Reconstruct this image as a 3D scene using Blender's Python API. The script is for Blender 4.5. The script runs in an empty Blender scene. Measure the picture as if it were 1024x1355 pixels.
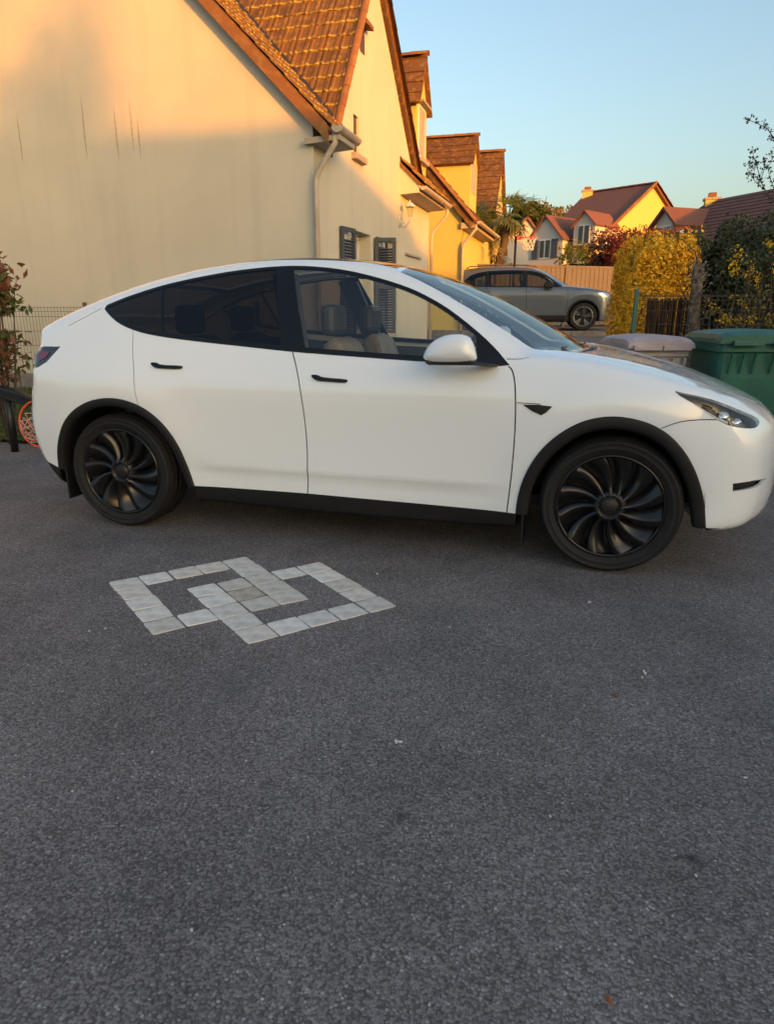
import bpy, bmesh, math, random
import numpy as np
from mathutils import Vector, Matrix
from mathutils.geometry import delaunay_2d_cdt

SC = bpy.context.scene
COL = SC.collection
rng = random.Random(7)
nrg = np.random.default_rng(11)
R = math.radians

# ---------------------------------------------------------------- camera, sky, sun, exposure
cam_d = bpy.data.cameras.new('camera'); cam = bpy.data.objects.new('camera', cam_d); COL.objects.link(cam)
cam.location = (0.0, 0.0, 1.3113)
cam.rotation_euler = (math.pi/2 - 0.28593, 0.0, 0.27875)
cam_d.lens = 24.0; cam_d.sensor_width = 36.0; cam_d.sensor_fit = 'AUTO'
cam_d.clip_start = 0.05; cam_d.clip_end = 3000.0
SC.camera = cam

SUN_ELEV, SUN_AZ = R(5.0), R(50.0)          # azimuth: light travels to (-sin, cos)
SDIR = Vector((-math.sin(SUN_AZ)*math.cos(SUN_ELEV), math.cos(SUN_AZ)*math.cos(SUN_ELEV), -math.sin(SUN_ELEV)))
world = bpy.data.worlds.new('World'); SC.world = world; world.use_nodes = True
wn = world.node_tree.nodes; wl = world.node_tree.links
bg = wn['Background']; sky = wn.new('ShaderNodeTexSky'); sky.sky_type = 'NISHITA'; sky.sun_disc = False
sky.sun_elevation = SUN_ELEV
sky.sun_rotation = math.atan2(-SDIR.x, -SDIR.y)
sky.air_density = 1.0; sky.dust_density = 4.0; sky.ozone_density = 1.35
wl.new(sky.outputs[0], bg.inputs[0]); bg.inputs[1].default_value = 0.15

sun_d = bpy.data.lights.new('sun', 'SUN'); sun_d.energy = 2.0; sun_d.angle = R(0.7); sun_d.color = (1.0, 0.31, 0.012)
sun = bpy.data.objects.new('sun', sun_d); COL.objects.link(sun)
sun.rotation_euler = SDIR.to_track_quat('-Z', 'Y').to_euler(); sun.location = (20, -20, 20)

vs = SC.view_settings; vs.view_transform = 'Standard'; vs.look = 'None'; vs.gamma = 1.0; vs.use_curve_mapping = False
vs.exposure = 1.86
SC.cycles.use_denoising = True
SC.cycles.max_bounces = 10; SC.cycles.transparent_max_bounces = 16
SC.cycles.sample_clamp_indirect = 6.0

# ---------------------------------------------------------------- materials
def newmat(name):
    m = bpy.data.materials.new(name); m.use_nodes = True
    return m, m.node_tree.nodes, m.node_tree.links, m.node_tree.nodes['Principled BSDF']
def setp(b, **k):
    for a, v in k.items():
        b.inputs[a.replace('_', ' ')].default_value = v
def mat(name, color, rough=0.6, metal=0.0, var=0.0, vscale=6.0, bump=0.0, bscale=60.0, coat=0.0, spec=0.5, island=0.0, c2=None):
    m, n, l, b = newmat(name)
    setp(b, Base_Color=(*color, 1), Roughness=rough, Metallic=metal, Coat_Weight=coat, Specular_IOR_Level=spec)
    b.inputs['Coat Roughness'].default_value = 0.03
    tc = n.new('ShaderNodeTexCoord')
    if var or island or c2:
        base = n.new('ShaderNodeMixRGB'); base.inputs[1].default_value = (*color, 1)
        if c2: base.inputs[2].default_value = (*c2, 1)
        else: base.inputs[2].default_value = (*[min(1, c*(1-var)) for c in color], 1)
        if island:
            g = n.new('ShaderNodeNewGeometry'); src = g.outputs['Random Per Island']
            hs = n.new('ShaderNodeHueSaturation')
            mr = n.new('ShaderNodeMapRange'); mr.inputs['To Min'].default_value = 1-island; mr.inputs['To Max'].default_value = 1+island
            l.new(src, mr.inputs['Value']); l.new(mr.outputs[0], hs.inputs['Value'])
            l.new(base.outputs[0], hs.inputs['Color']); l.new(hs.outputs[0], b.inputs['Base Color'])
            if c2: l.new(src, base.inputs[0])
            else: base.inputs[0].default_value = 0.0
        else:
            l.new(base.outputs[0], b.inputs['Base Color'])
        if not (island and c2):
            nz = n.new('ShaderNodeTexNoise'); nz.inputs['Scale'].default_value = vscale; nz.inputs['Detail'].default_value = 6
            l.new(tc.outputs['Object'], nz.inputs['Vector'])
            cr_ = n.new('ShaderNodeMapRange'); cr_.inputs['From Min'].default_value = 0.35; cr_.inputs['From Max'].default_value = 0.65
            l.new(nz.outputs['Fac'], cr_.inputs['Value']); l.new(cr_.outputs[0], base.inputs[0])
    if bump:
        nb = n.new('ShaderNodeTexNoise'); nb.inputs['Scale'].default_value = bscale; nb.inputs['Detail'].default_value = 4
        l.new(tc.outputs['Object'], nb.inputs['Vector'])
        bm_ = n.new('ShaderNodeBump'); bm_.inputs['Strength'].default_value = bump; bm_.inputs['Distance'].default_value = 0.01
        l.new(nb.outputs['Fac'], bm_.inputs['Height']); l.new(bm_.outputs[0], b.inputs['Normal'])
    return m
def leafmat(name, c1, c2, rough=0.55, trans=0.25):
    m, n, l, b = newmat(name)
    g = n.new('ShaderNodeNewGeometry'); mx = n.new('ShaderNodeMixRGB')
    mx.inputs[1].default_value = (*c1, 1); mx.inputs[2].default_value = (*c2, 1)
    l.new(g.outputs['Random Per Island'], mx.inputs[0]); l.new(mx.outputs[0], b.inputs['Base Color'])
    setp(b, Roughness=rough, Specular_IOR_Level=0.35)
    tr = n.new('ShaderNodeBsdfTranslucent'); l.new(mx.outputs[0], tr.inputs[0])
    ms = n.new('ShaderNodeMixShader'); ms.inputs[0].default_value = trans
    l.new(b.outputs[0], ms.inputs[1]); l.new(tr.outputs[0], ms.inputs[2]); l.new(ms.outputs[0], n['Material Output'].inputs[0])
    return m
def glassmat(name, tint, ior=1.5, rough=0.0):
    m, n, l, b = newmat(name); n.remove(b)
    t = n.new('ShaderNodeBsdfTransparent'); t.inputs[0].default_value = (*tint, 1)
    g = n.new('ShaderNodeBsdfGlossy'); g.inputs['Roughness'].default_value = rough
    fr = n.new('ShaderNodeFresnel'); fr.inputs[0].default_value = ior
    ge = n.new('ShaderNodeNewGeometry'); inv = n.new('ShaderNodeMath'); inv.operation = 'SUBTRACT'; inv.inputs[0].default_value = 1.0
    l.new(ge.outputs['Backfacing'], inv.inputs[1])
    mu = n.new('ShaderNodeMath'); mu.operation = 'MULTIPLY'; l.new(fr.outputs[0], mu.inputs[0]); l.new(inv.outputs[0], mu.inputs[1])
    ms = n.new('ShaderNodeMixShader'); l.new(mu.outputs[0], ms.inputs[0]); l.new(t.outputs[0], ms.inputs[1]); l.new(g.outputs[0], ms.inputs[2])
    l.new(ms.outputs[0], n['Material Output'].inputs[0])
    return m

def plaster(name, color, stain=0.25, streak=0.0):
    m, n, l, b = newmat(name); tc = n.new('ShaderNodeTexCoord')
    setp(b, Roughness=0.9, Specular_IOR_Level=0.2)
    n1 = n.new('ShaderNodeTexNoise'); n1.inputs['Scale'].default_value = 0.55; n1.inputs['Detail'].default_value = 8; n1.inputs['Roughness'].default_value = 0.6
    l.new(tc.outputs['Object'], n1.inputs['Vector'])
    mp = n.new('ShaderNodeMapping'); mp.inputs['Scale'].default_value = (3.2, 3.2, 0.22); l.new(tc.outputs['Object'], mp.inputs[0])
    n2 = n.new('ShaderNodeTexNoise'); n2.inputs['Scale'].default_value = 1.0; n2.inputs['Detail'].default_value = 5
    l.new(mp.outputs[0], n2.inputs['Vector'])
    r1 = n.new('ShaderNodeMapRange'); r1.inputs['From Min'].default_value = 0.35; r1.inputs['From Max'].default_value = 0.7; r1.inputs['To Max'].default_value = stain
    l.new(n1.outputs['Fac'], r1.inputs['Value'])
    r2 = n.new('ShaderNodeMapRange'); r2.inputs['From Min'].default_value = 0.55; r2.inputs['From Max'].default_value = 0.8; r2.inputs['To Max'].default_value = streak
    l.new(n2.outputs['Fac'], r2.inputs['Value'])
    ad = n.new('ShaderNodeMath'); ad.operation = 'ADD'; l.new(r1.outputs[0], ad.inputs[0]); l.new(r2.outputs[0], ad.inputs[1])
    mx = n.new('ShaderNodeMixRGB'); mx.inputs[1].default_value = (*color, 1); mx.inputs[2].default_value = (*[c*0.62 for c in color], 1)
    l.new(ad.outputs[0], mx.inputs[0]); l.new(mx.outputs[0], b.inputs['Base Color'])
    nb = n.new('ShaderNodeTexNoise'); nb.inputs['Scale'].default_value = 130; nb.inputs['Detail'].default_value = 3; l.new(tc.outputs['Object'], nb.inputs['Vector'])
    bp = n.new('ShaderNodeBump'); bp.inputs['Strength'].default_value = 0.35; bp.inputs['Distance'].default_value = 0.004
    l.new(nb.outputs['Fac'], bp.inputs['Height']); l.new(bp.outputs[0], b.inputs['Normal'])
    return m

def tilemat(name, c1, c2, lichen, nose=False):
    m, n, l, b = newmat(name); tc = n.new('ShaderNodeTexCoord'); g = n.new('ShaderNodeNewGeometry'); oi = n.new('ShaderNodeObjectInfo')
    setp(b, Roughness=0.85, Specular_IOR_Level=0.25)
    ad = n.new('ShaderNodeMath'); ad.operation = 'ADD'; l.new(g.outputs['Random Per Island'], ad.inputs[0]); l.new(oi.outputs['Random'], ad.inputs[1])
    fr = n.new('ShaderNodeMath'); fr.operation = 'FRACT'; l.new(ad.outputs[0], fr.inputs[0])
    mx = n.new('ShaderNodeMixRGB'); mx.inputs[1].default_value = (*c1, 1); mx.inputs[2].default_value = (*c2, 1); l.new(fr.outputs[0], mx.inputs[0])
    nz = n.new('ShaderNodeTexNoise'); nz.inputs['Scale'].default_value = 9; nz.inputs['Detail'].default_value = 6
    l.new(g.outputs['Position'], nz.inputs['Vector'])
    r = n.new('ShaderNodeMapRange'); r.inputs['From Min'].default_value = 0.52; r.inputs['From Max'].default_value = 0.66; r.inputs['To Max'].default_value = 0.55; l.new(nz.outputs['Fac'], r.inputs['Value'])
    m2 = n.new('ShaderNodeMixRGB'); m2.inputs[2].default_value = (*lichen, 1); l.new(mx.outputs[0], m2.inputs[1]); l.new(r.outputs[0], m2.inputs[0])
    if nose:
        sx = n.new('ShaderNodeSeparateXYZ'); l.new(tc.outputs['Object'], sx.inputs[0])
        rn = n.new('ShaderNodeMapRange'); rn.inputs['From Min'].default_value = 0.01; rn.inputs['From Max'].default_value = 0.055; rn.inputs['To Min'].default_value = 1.0; rn.inputs['To Max'].default_value = 0.0; l.new(sx.outputs[1], rn.inputs['Value'])
        n9 = n.new('ShaderNodeTexNoise'); n9.inputs['Scale'].default_value = 14; l.new(g.outputs['Position'], n9.inputs['Vector'])
        r9 = n.new('ShaderNodeMapRange'); r9.inputs['From Min'].default_value = 0.38; r9.inputs['From Max'].default_value = 0.58; l.new(n9.outputs['Fac'], r9.inputs['Value'])
        mu = n.new('ShaderNodeMath'); mu.operation = 'MULTIPLY'; l.new(rn.outputs[0], mu.inputs[0]); l.new(r9.outputs[0], mu.inputs[1])
        m3 = n.new('ShaderNodeMixRGB'); m3.inputs[2].default_value = (0.46, 0.33, 0.06, 1); l.new(mu.outputs[0], m3.inputs[0]); l.new(m2.outputs[0], m3.inputs[1]); m2 = m3
    l.new(m2.outputs[0], b.inputs['Base Color'])
    nb = n.new('ShaderNodeTexNoise'); nb.inputs['Scale'].default_value = 45; l.new(g.outputs['Position'], nb.inputs['Vector'])
    bp = n.new('ShaderNodeBump'); bp.inputs['Strength'].default_value = 0.5; bp.inputs['Distance'].default_value = 0.008
    l.new(nb.outputs['Fac'], bp.inputs['Height']); l.new(bp.outputs[0], b.inputs['Normal'])
    return m

def asphalt():
    m, n, l, b = newmat('asphalt'); tc = n.new('ShaderNodeTexCoord')
    v = n.new('ShaderNodeTexVoronoi'); v.inputs['Scale'].default_value = 150; v.inputs['Randomness'].default_value = 1.0
    v2 = n.new('ShaderNodeTexVoronoi'); v2.inputs['Scale'].default_value = 330
    nz = n.new('ShaderNodeTexNoise'); nz.inputs['Scale'].default_value = 1.3; nz.inputs['Detail'].default_value = 10; nz.inputs['Roughness'].default_value = 0.70
    ns = n.new('ShaderNodeTexNoise'); ns.inputs['Scale'].default_value = 420; ns.inputs['Detail'].default_value = 2
    nd = n.new('ShaderNodeTexNoise'); nd.inputs['Scale'].default_value = 30; nd.inputs['Detail'].default_value = 2
    for q in (nz, ns, nd): l.new(tc.outputs['Object'], q.inputs['Vector'])
    wv = n.new('ShaderNodeVectorMath'); wv.operation = 'MULTIPLY_ADD'; wv.inputs[1].default_value = (0.006, 0.006, 0.006)
    l.new(nd.outputs['Color'], wv.inputs[0]); l.new(tc.outputs['Object'], wv.inputs[2])
    for q in (v, v2): l.new(wv.outputs[0], q.inputs['Vector'])
    sep = n.new('ShaderNodeSeparateColor'); l.new(v.outputs['Color'], sep.inputs[0])
    # stone colour per cell
    cr_ = n.new('ShaderNodeValToRGB'); e = cr_.color_ramp.elements
    e[0].position = 0; e[0].color = (0.105, 0.093, 0.090, 1); e[1].position = 1; e[1].color = (0.268, 0.240, 0.234, 1)
    el = cr_.color_ramp.elements.new(0.965); el.color = (0.28, 0.25, 0.242, 1); el = cr_.color_ramp.elements.new(0.993); el.color = (0.42, 0.40, 0.38, 1)
    l.new(sep.outputs[0], cr_.inputs[0])
    dk = n.new('ShaderNodeMapRange'); dk.inputs['From Min'].default_value = 0.45; dk.inputs['From Max'].default_value = 0.78; dk.inputs['To Min'].default_value = 1.0; dk.inputs['To Max'].default_value = 0.55
    l.new(v.outputs['Distance'], dk.inputs['Value'])
    m1 = n.new('ShaderNodeMixRGB'); m1.blend_type = 'MULTIPLY'; m1.inputs[0].default_value = 1.0; l.new(cr_.outputs[0], m1.inputs[1]); l.new(dk.outputs[0], m1.inputs[2])
    big = n.new('ShaderNodeMapRange'); big.inputs['From Min'].default_value = 0.3; big.inputs['From Max'].default_value = 0.7; big.inputs['To Min'].default_value = 0.66; big.inputs['To Max'].default_value = 1.28
    l.new(nz.outputs['Fac'], big.inputs['Value'])
    m2 = n.new('ShaderNodeMixRGB'); m2.blend_type = 'MULTIPLY'; m2.inputs[0].default_value = 1.0; l.new(m1.outputs[0], m2.inputs[1]); l.new(big.outputs[0], m2.inputs[2])
    last = m2
    # two oil drips and a dusty patch
    for (px, py, rr, colr) in ((-0.39, 1.49, 0.035, (0.012, 0.012, 0.013)), (0.35, 1.54, 0.04, (0.02, 0.02, 0.022)), (0.25, 1.9, 0.04, (0.11, 0.11, 0.11)), (-1.15, 2.0, .3, (.075, .075, .075))):
        sb = n.new('ShaderNodeVectorMath'); sb.operation = 'DISTANCE'; sb.inputs[1].default_value = (px, py, 0); l.new(tc.outputs['Object'], sb.inputs[0])
        n3 = n.new('ShaderNodeTexNoise'); n3.inputs['Scale'].default_value = 26; l.new(tc.outputs['Object'], n3.inputs['Vector'])
        a2 = n.new('ShaderNodeMath'); a2.operation = 'MULTIPLY_ADD'; a2.inputs[1].default_value = rr*2.2; l.new(n3.outputs['Fac'], a2.inputs[0]); l.new(sb.outputs['Value'], a2.inputs[2])
        mr = n.new('ShaderNodeMapRange'); mr.inputs['From Min'].default_value = rr*1.1; mr.inputs['From Max'].default_value = rr*2.0; mr.inputs['To Min'].default_value = 0.75 if rr < .1 else .4; mr.inputs['To Max'].default_value = 0
        l.new(a2.outputs[0], mr.inputs['Value'])
        mm = n.new('ShaderNodeMixRGB'); mm.inputs[2].default_value = (*colr, 1); l.new(mr.outputs[0], mm.inputs[0]); l.new(last.outputs[0], mm.inputs[1]); last = mm
    l.new(last.outputs[0], b.inputs['Base Color'])
    setp(b, Roughness=0.78, Specular_IOR_Level=0.35)
    h1 = n.new('ShaderNodeMath'); h1.operation = 'MULTIPLY_ADD'; h1.inputs[1].default_value = -1.0; l.new(v.outputs['Distance'], h1.inputs[0])
    h2 = n.new('ShaderNodeMath'); h2.operation = 'MULTIPLY'; h2.inputs[1].default_value = -0.35; l.new(v2.outputs['Distance'], h2.inputs[0]); l.new(h2.outputs[0], h1.inputs[2])
    bp = n.new('ShaderNodeBump'); bp.inputs['Strength'].default_value = 0.8; bp.inputs['Distance'].default_value = 0.0032
    l.new(h1.outputs[0], bp.inputs['Height'])
    bp2 = n.new('ShaderNodeBump'); bp2.inputs['Strength'].default_value = 0.4; bp2.inputs['Distance'].default_value = 0.002
    l.new(ns.outputs['Fac'], bp2.inputs['Height']); l.new(bp.outputs[0], bp2.inputs['Normal']); l.new(bp2.outputs[0], b.inputs['Normal'])
    return m

M = {}
M['asphalt'] = asphalt()
M['paint'] = mat('white_paint', (0.845, 0.895, 0.93), rough=0.25, coat=1.0)
M['paint'].node_tree.nodes['Principled BSDF'].inputs['Coat IOR'].default_value = 1.55
M['black_gloss'] = mat('black_gloss', (0.006, 0.006, 0.007), rough=0.25, spec=.4)
M['black_satin'] = mat('black_satin', (0.012, 0.012, 0.013), rough=0.42, var=0.3, vscale=20)
M['wheel_black'] = mat('wheel_black', (0.007, 0.007, 0.008), rough=0.25, spec=.5)
M['black_plastic'] = mat('black_plastic', (0.009, 0.0092, 0.010), rough=0.6, spec=.35, bump=0.15, bscale=300)
M['gap'] = mat('panel_gap', (0.012, 0.012, 0.012), rough=0.9)
M['rubber'] = mat('tyre_rubber', (0.012, 0.0122, 0.013), rough=0.72, spec=.4, var=0.35, vscale=18, bump=0.1, bscale=200)
M['alloy'] = mat('alloy', (0.42, 0.42, 0.43), rough=0.3, metal=1.0)
M['barrel'] = mat('barrel_alloy', (0.16, 0.16, 0.165), rough=0.35, metal=0.8)
M['chrome'] = mat('lamp_reflector', (0.8, 0.82, 0.85), rough=0.08, metal=1.0)
M['glass_front'] = glassmat('glass_front', (0.93, 0.96, 0.94), 1.85)
M['glass_tint'] = glassmat('glass_tint', (0.17, 0.14, 0.125), 1.5)
M['glass_screen'] = glassmat('glass_screen', (0.55, 0.62, 0.60), 3.6)
M['glass_roof'] = glassmat('glass_roof', (0.16, 0.16, 0.17), 1.7)
M['lens'] = glassmat('lamp_lens', (0.88, 0.9, 0.92), 1.5)
M['red_lens'] = mat('red_lens', (0.16, 0.006, 0.014), rough=0.12, coat=0.8)
M['dark_lens'] = mat('smoked_lens', (0.018, 0.012, 0.013), rough=0.1, coat=0.8)
M['seat'] = mat('seat_leather', (0.035, 0.034, 0.034), rough=0.5)
M['tan'] = mat('tan_reflection_seat', (0.27, 0.20, 0.12), rough=0.6, var=.3, vscale=12)  # tan colour on the front seats stands in for reflections in the window glass
M['seat_light'] = mat('interior_trim', (0.35, 0.33, 0.30), rough=0.7)
M['screen'] = mat('screen_glass', (0.01, 0.01, 0.012), rough=0.08)
M['wall'] = plaster('cream_render', (0.62, 0.575, 0.46), 0.32, 0.26)
M['wall_b'] = plaster('ochre_render', (0.58, 0.475, 0.14), 0.18, 0.10)
M['wall_c'] = plaster('pale_render', (0.62, 0.55, 0.46), 0.2, 0.1)
M['tile'] = tilemat('clay_tile', (0.165, 0.080, 0.030), (0.10, 0.052, 0.026), (0.34, 0.20, 0.055))
M['tile_laid'] = tilemat('clay_tile_laid', (0.18, 0.090, 0.032), (0.115, 0.062, 0.028), (0.26, 0.15, 0.05), True)
M['tile_far'] = tilemat('clay_tile_far', (0.19, 0.085, 0.066), (0.15, 0.072, 0.058), (0.19, 0.11, 0.075))
M['ridge'] = tilemat('ridge_clay', (0.25, 0.115, 0.045), (0.18, 0.085, 0.036), (0.30, 0.17, 0.06))
M['zinc'] = mat('beige_gutter', (0.50, 0.42, 0.33), rough=0.45, var=0.2, vscale=5)
M['soffit'] = mat('soffit_board', (0.42, 0.36, 0.27), rough=0.7, var=0.2, vscale=4)
M['stone'] = mat('stone_sill', (0.42, 0.36, 0.29), rough=0.85, var=0.3, vscale=14, bump=0.3, bscale=80)
M['shutter'] = mat('blue_grey_shutter', (0.055, 0.065, 0.085), rough=0.55)
M['frame_w'] = mat('white_frame', (0.72, 0.70, 0.66), rough=0.5)
M['winglass'] = mat('window_glass', (0.02, 0.024, 0.028), rough=0.05, spec=0.8)
M['metal_w'] = mat('lamp_metal', (0.55, 0.55, 0.5), rough=0.4)
M['grass_soil'] = mat('lawn_soil', (0.045, 0.060, 0.018), rough=0.95, c2=(0.075, 0.085, 0.03), vscale=9, bump=0.5, bscale=40)
M['concrete'] = mat('concrete', (0.22, 0.21, 0.19), rough=0.9, var=0.35, vscale=7, bump=0.3, bscale=70)
M['wire'] = mat('fence_wire', (0.10, 0.09, 0.07), rough=0.55)
M['green_post'] = mat('green_post', (0.012, 0.10, 0.085), rough=0.5)
M['trunk'] = mat('bark', (0.10, 0.075, 0.05), rough=0.95, var=0.4, vscale=20, bump=0.6, bscale=60)
M['twig'] = mat('twig', (0.07, 0.055, 0.045), rough=0.9)
M['path'] = mat('far_ground', (0.13, 0.125, 0.12), rough=0.95, var=0.25, vscale=2, bump=0.2, bscale=50)

# ---------------------------------------------------------------- mesh helpers
class MB:
    def __init__(s): s.v = []; s.f = []
    def add(s, vs_, fs):
        o = len(s.v); s.v.extend([tuple(p) for p in vs_]); s.f.extend([tuple(i+o for i in f) for f in fs]); return s
    def box(s, a, b):
        x0, y0, z0 = a; x1, y1, z1 = b
        return s.add([(x0,y0,z0),(x1,y0,z0),(x1,y1,z0),(x0,y1,z0),(x0,y0,z1),(x1,y0,z1),(x1,y1,z1),(x0,y1,z1)],
              [(0,3,2,1),(4,5,6,7),(0,1,5,4),(1,2,6,5),(2,3,7,6),(3,0,4,7)])
    def prism(s, pts, vec):
        """closed polygon pts (3D) swept by vec"""
        n_ = len(pts); p = [Vector(q) for q in pts]; d = Vector(vec)
        nrm = Vector((0,0,0))
        for i in range(n_): nrm += p[i].cross(p[(i+1) % n_])
        f = [tuple(range(n_)), tuple(range(2*n_-1, n_-1, -1))]
        if nrm.dot(d) > 0: f = [tuple(reversed(f[0])), tuple(reversed(f[1]))]
        sd = [(i, (i+1) % n_, n_+(i+1) % n_, n_+i) for i in range(n_)]
        if nrm.dot(d) < 0: sd = [tuple(reversed(q)) for q in sd]
        return s.add([*p, *[q+d for q in p]], f+sd)
    def tube(s, path, rad, k=8, caps=True):
        p = [Vector(q) for q in path]; n_ = len(p)
        rads = rad if hasattr(rad, '__len__') else [rad]*n_
        vs_ = []; up = None
        for i in range(n_):
            t = (p[min(i+1, n_-1)]-p[max(i-1, 0)]).normalized()
            if up is None: up = t.orthogonal().normalized()
            up = (up - t*up.dot(t)); up = up.normalized() if up.length > 1e-6 else t.orthogonal().normalized()
            w = t.cross(up)
            for j in range(k):
                a = 2*math.pi*j/k; vs_.append(p[i]+(up*math.cos(a)+w*math.sin(a))*rads[i])
        fs = [(i*k+j, i*k+(j+1) % k, (i+1)*k+(j+1) % k, (i+1)*k+j) for i in range(n_-1) for j in range(k)]
        if caps: fs += [tuple(range(k-1, -1, -1)), tuple((n_-1)*k+j for j in range(k))]
        return s.add(vs_, fs)
    def lathe(s, prof, k=48, axis='y', c=(0,0,0)):
        """prof: list of (radius, axial)"""
        n_ = len(prof); vs_ = []
        for (r_, a_) in prof:
            for j in range(k):
                t = 2*math.pi*j/k
                q = (r_*math.cos(t), a_, r_*math.sin(t)) if axis == 'y' else (r_*math.cos(t), r_*math.sin(t), a_)
                vs_.append((q[0]+c[0], q[1]+c[1], q[2]+c[2]))
        fs = [(i*k+j, i*k+(j+1) % k, (i+1)*k+(j+1) % k, (i+1)*k+j) for i in range(n_-1) for j in range(k)]
        return s.add(vs_, fs)
    def build(s, name, m, parent=None, smooth=False, bevel=0.0, loc=None, recalc=False):
        me = bpy.data.meshes.new(name); me.from_pydata(s.v, [], s.f); me.update()
        if recalc:
            q = bmesh.new(); q.from_mesh(me); bmesh.ops.recalc_face_normals(q, faces=q.faces); q.to_mesh(me); q.free()
        o = bpy.data.objects.new(name, me); COL.objects.link(o)
        if m: me.materials.append(M[m] if isinstance(m, str) else m)
        if smooth:
            me.shade_smooth()
        if bevel:
            bv = o.modifiers.new('bevel', 'BEVEL'); bv.width = bevel; bv.segments = 2; bv.limit_method = 'ANGLE'
        if parent: o.parent = parent
        if loc: o.location = loc
        return o
def shift(mb, o):
    mb.v = [(a-o[0], b-o[1], c-o[2]) for a, b, c in mb.v]; return mb
def tag(o, label=None, cat=None, group=None, kind=None):
    if label: o['label'] = label
    if cat: o['category'] = cat
    if group: o['group'] = group
    if kind: o['kind'] = kind
    return o
def empty(name, loc=(0,0,0), rz=0.0, label=None, cat=None, group=None):
    o = bpy.data.objects.new(name, None); COL.objects.link(o); o.location = loc; o.rotation_euler = (0, 0, rz)
    o.empty_display_size = 0.2
    return tag(o, label, cat, group)
def child(name, me, parent, loc=(0,0,0), rot=(0,0,0), scale=(1,1,1)):
    o = bpy.data.objects.new(name, me); COL.objects.link(o); o.parent = parent; o.location = loc; o.rotation_euler = rot; o.scale = scale
    return o

# ---------------------------------------------------------------- ground, drive, lawn
def gz(x, y):
    """street rises beyond the drive"""
    return max(0.0, min(0.86, (y-9.0)*0.088)) + max(0.0, y-30)*0.012
def ground_sheet():
    mb = MB(); xs = [-900,-200,-60,-30,-16,-8,-4,0,4,8,16,30,60,200,900]; ys = [-900,-200,-60,-30,-16,-8,-2,3,8,9,12,15,18.8,24,30,60,120,300,900]
    vs_ = [(x, y, gz(x, min(y, 120))-0.012) for y in ys for x in xs]; k = len(xs)
    fs = [(j*k+i, j*k+i+1, (j+1)*k+i+1, (j+1)*k+i) for j in range(len(ys)-1) for i in range(k-1)]
    mb.add(vs_, fs); return tag(mb.build('ground', 'path'), kind='structure')
ground_sheet()
drv = MB(); drv.add([(-14, -6, 0), (9, -6, 0), (9, 6.9, 0), (-2.2, 6.9, 0), (-3.2, 5.66, 0), (-14, 5.66, 0)], [(0, 1, 2, 3, 4, 5)])
driveway = tag(drv.build('driveway', 'asphalt'), kind='structure')
st = MB(); xs = [-3.0, 30]; ys = [9, 12, 15, 18.8, 21.5]
st.add([(x, y, gz(x, y)+0.006) for y in ys for x in xs], [(2*i, 2*i+1, 2*i+3, 2*i+2) for i in range(len(ys)-1)])
tag(st.build('street', 'asphalt'), kind='structure')
# kerb of the street and the lawn's edging
def kerbs():
    root = empty('kerb', (0, 0, 0), label='pale concrete kerb stones in front of the grey car', cat='kerb')
    for i in range(9):
        x0 = -4.0+i*0.9; mb = MB(); mb.box((0, 0, -0.1), (0.885, 0.16, 0.12)); mb.build('kerb_stone', 'concrete', root, bevel=0.015, loc=(x0, 17.4, gz(0, 17.4)))
kerbs()
lw = MB(); xs = [-20,-14,-10,-8,-6,-4.6,-3.3]; ys = [5.68, 6.2, 7, 8.0, 8.9]
hz = [0.03, 0.09, 0.14, 0.2, 0.24]
lw.add([(x, y, h-0.0) for y, h in zip(ys, hz) for x in xs], [(j*7+i, j*7+i+1, j*7+8+i, j*7+7+i) for j in range(4) for i in range(6)])
tag(lw.build('lawn', 'grass_soil'), kind='structure')
# ================================================================ car bodies
def cr(xs, ys):
    xs = np.array(xs, float); ys = np.array(ys, float)
    d = np.diff(ys)/np.diff(xs); m = np.zeros_like(xs); hh = np.diff(xs)
    m[1:-1] = (d[:-1]*hh[1:]+d[1:]*hh[:-1])/(hh[:-1]+hh[1:]); m[0] = d[0]; m[-1] = d[-1]
    def fn(x):
        x = np.asarray(x, float); i = np.clip(np.searchsorted(xs, x)-1, 0, len(xs)-2)
        H = xs[i+1]-xs[i]; tl = (x-xs[i])/H; t = np.clip(tl, 0, 1)
        v = (2*t**3-3*t**2+1)*ys[i]+(t**3-2*t**2+t)*H*m[i]+(-2*t**3+3*t**2)*ys[i+1]+(t**3-t**2)*H*m[i+1]
        ex = (tl-t)*H
        return v+np.where(ex > 0, ex*m[-1], ex*m[0])
    return fn
def smax(a, b, k):
    h = np.maximum(k-np.abs(a-b), 0)/k
    return np.maximum(a, b)+h*h*k*0.25

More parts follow.
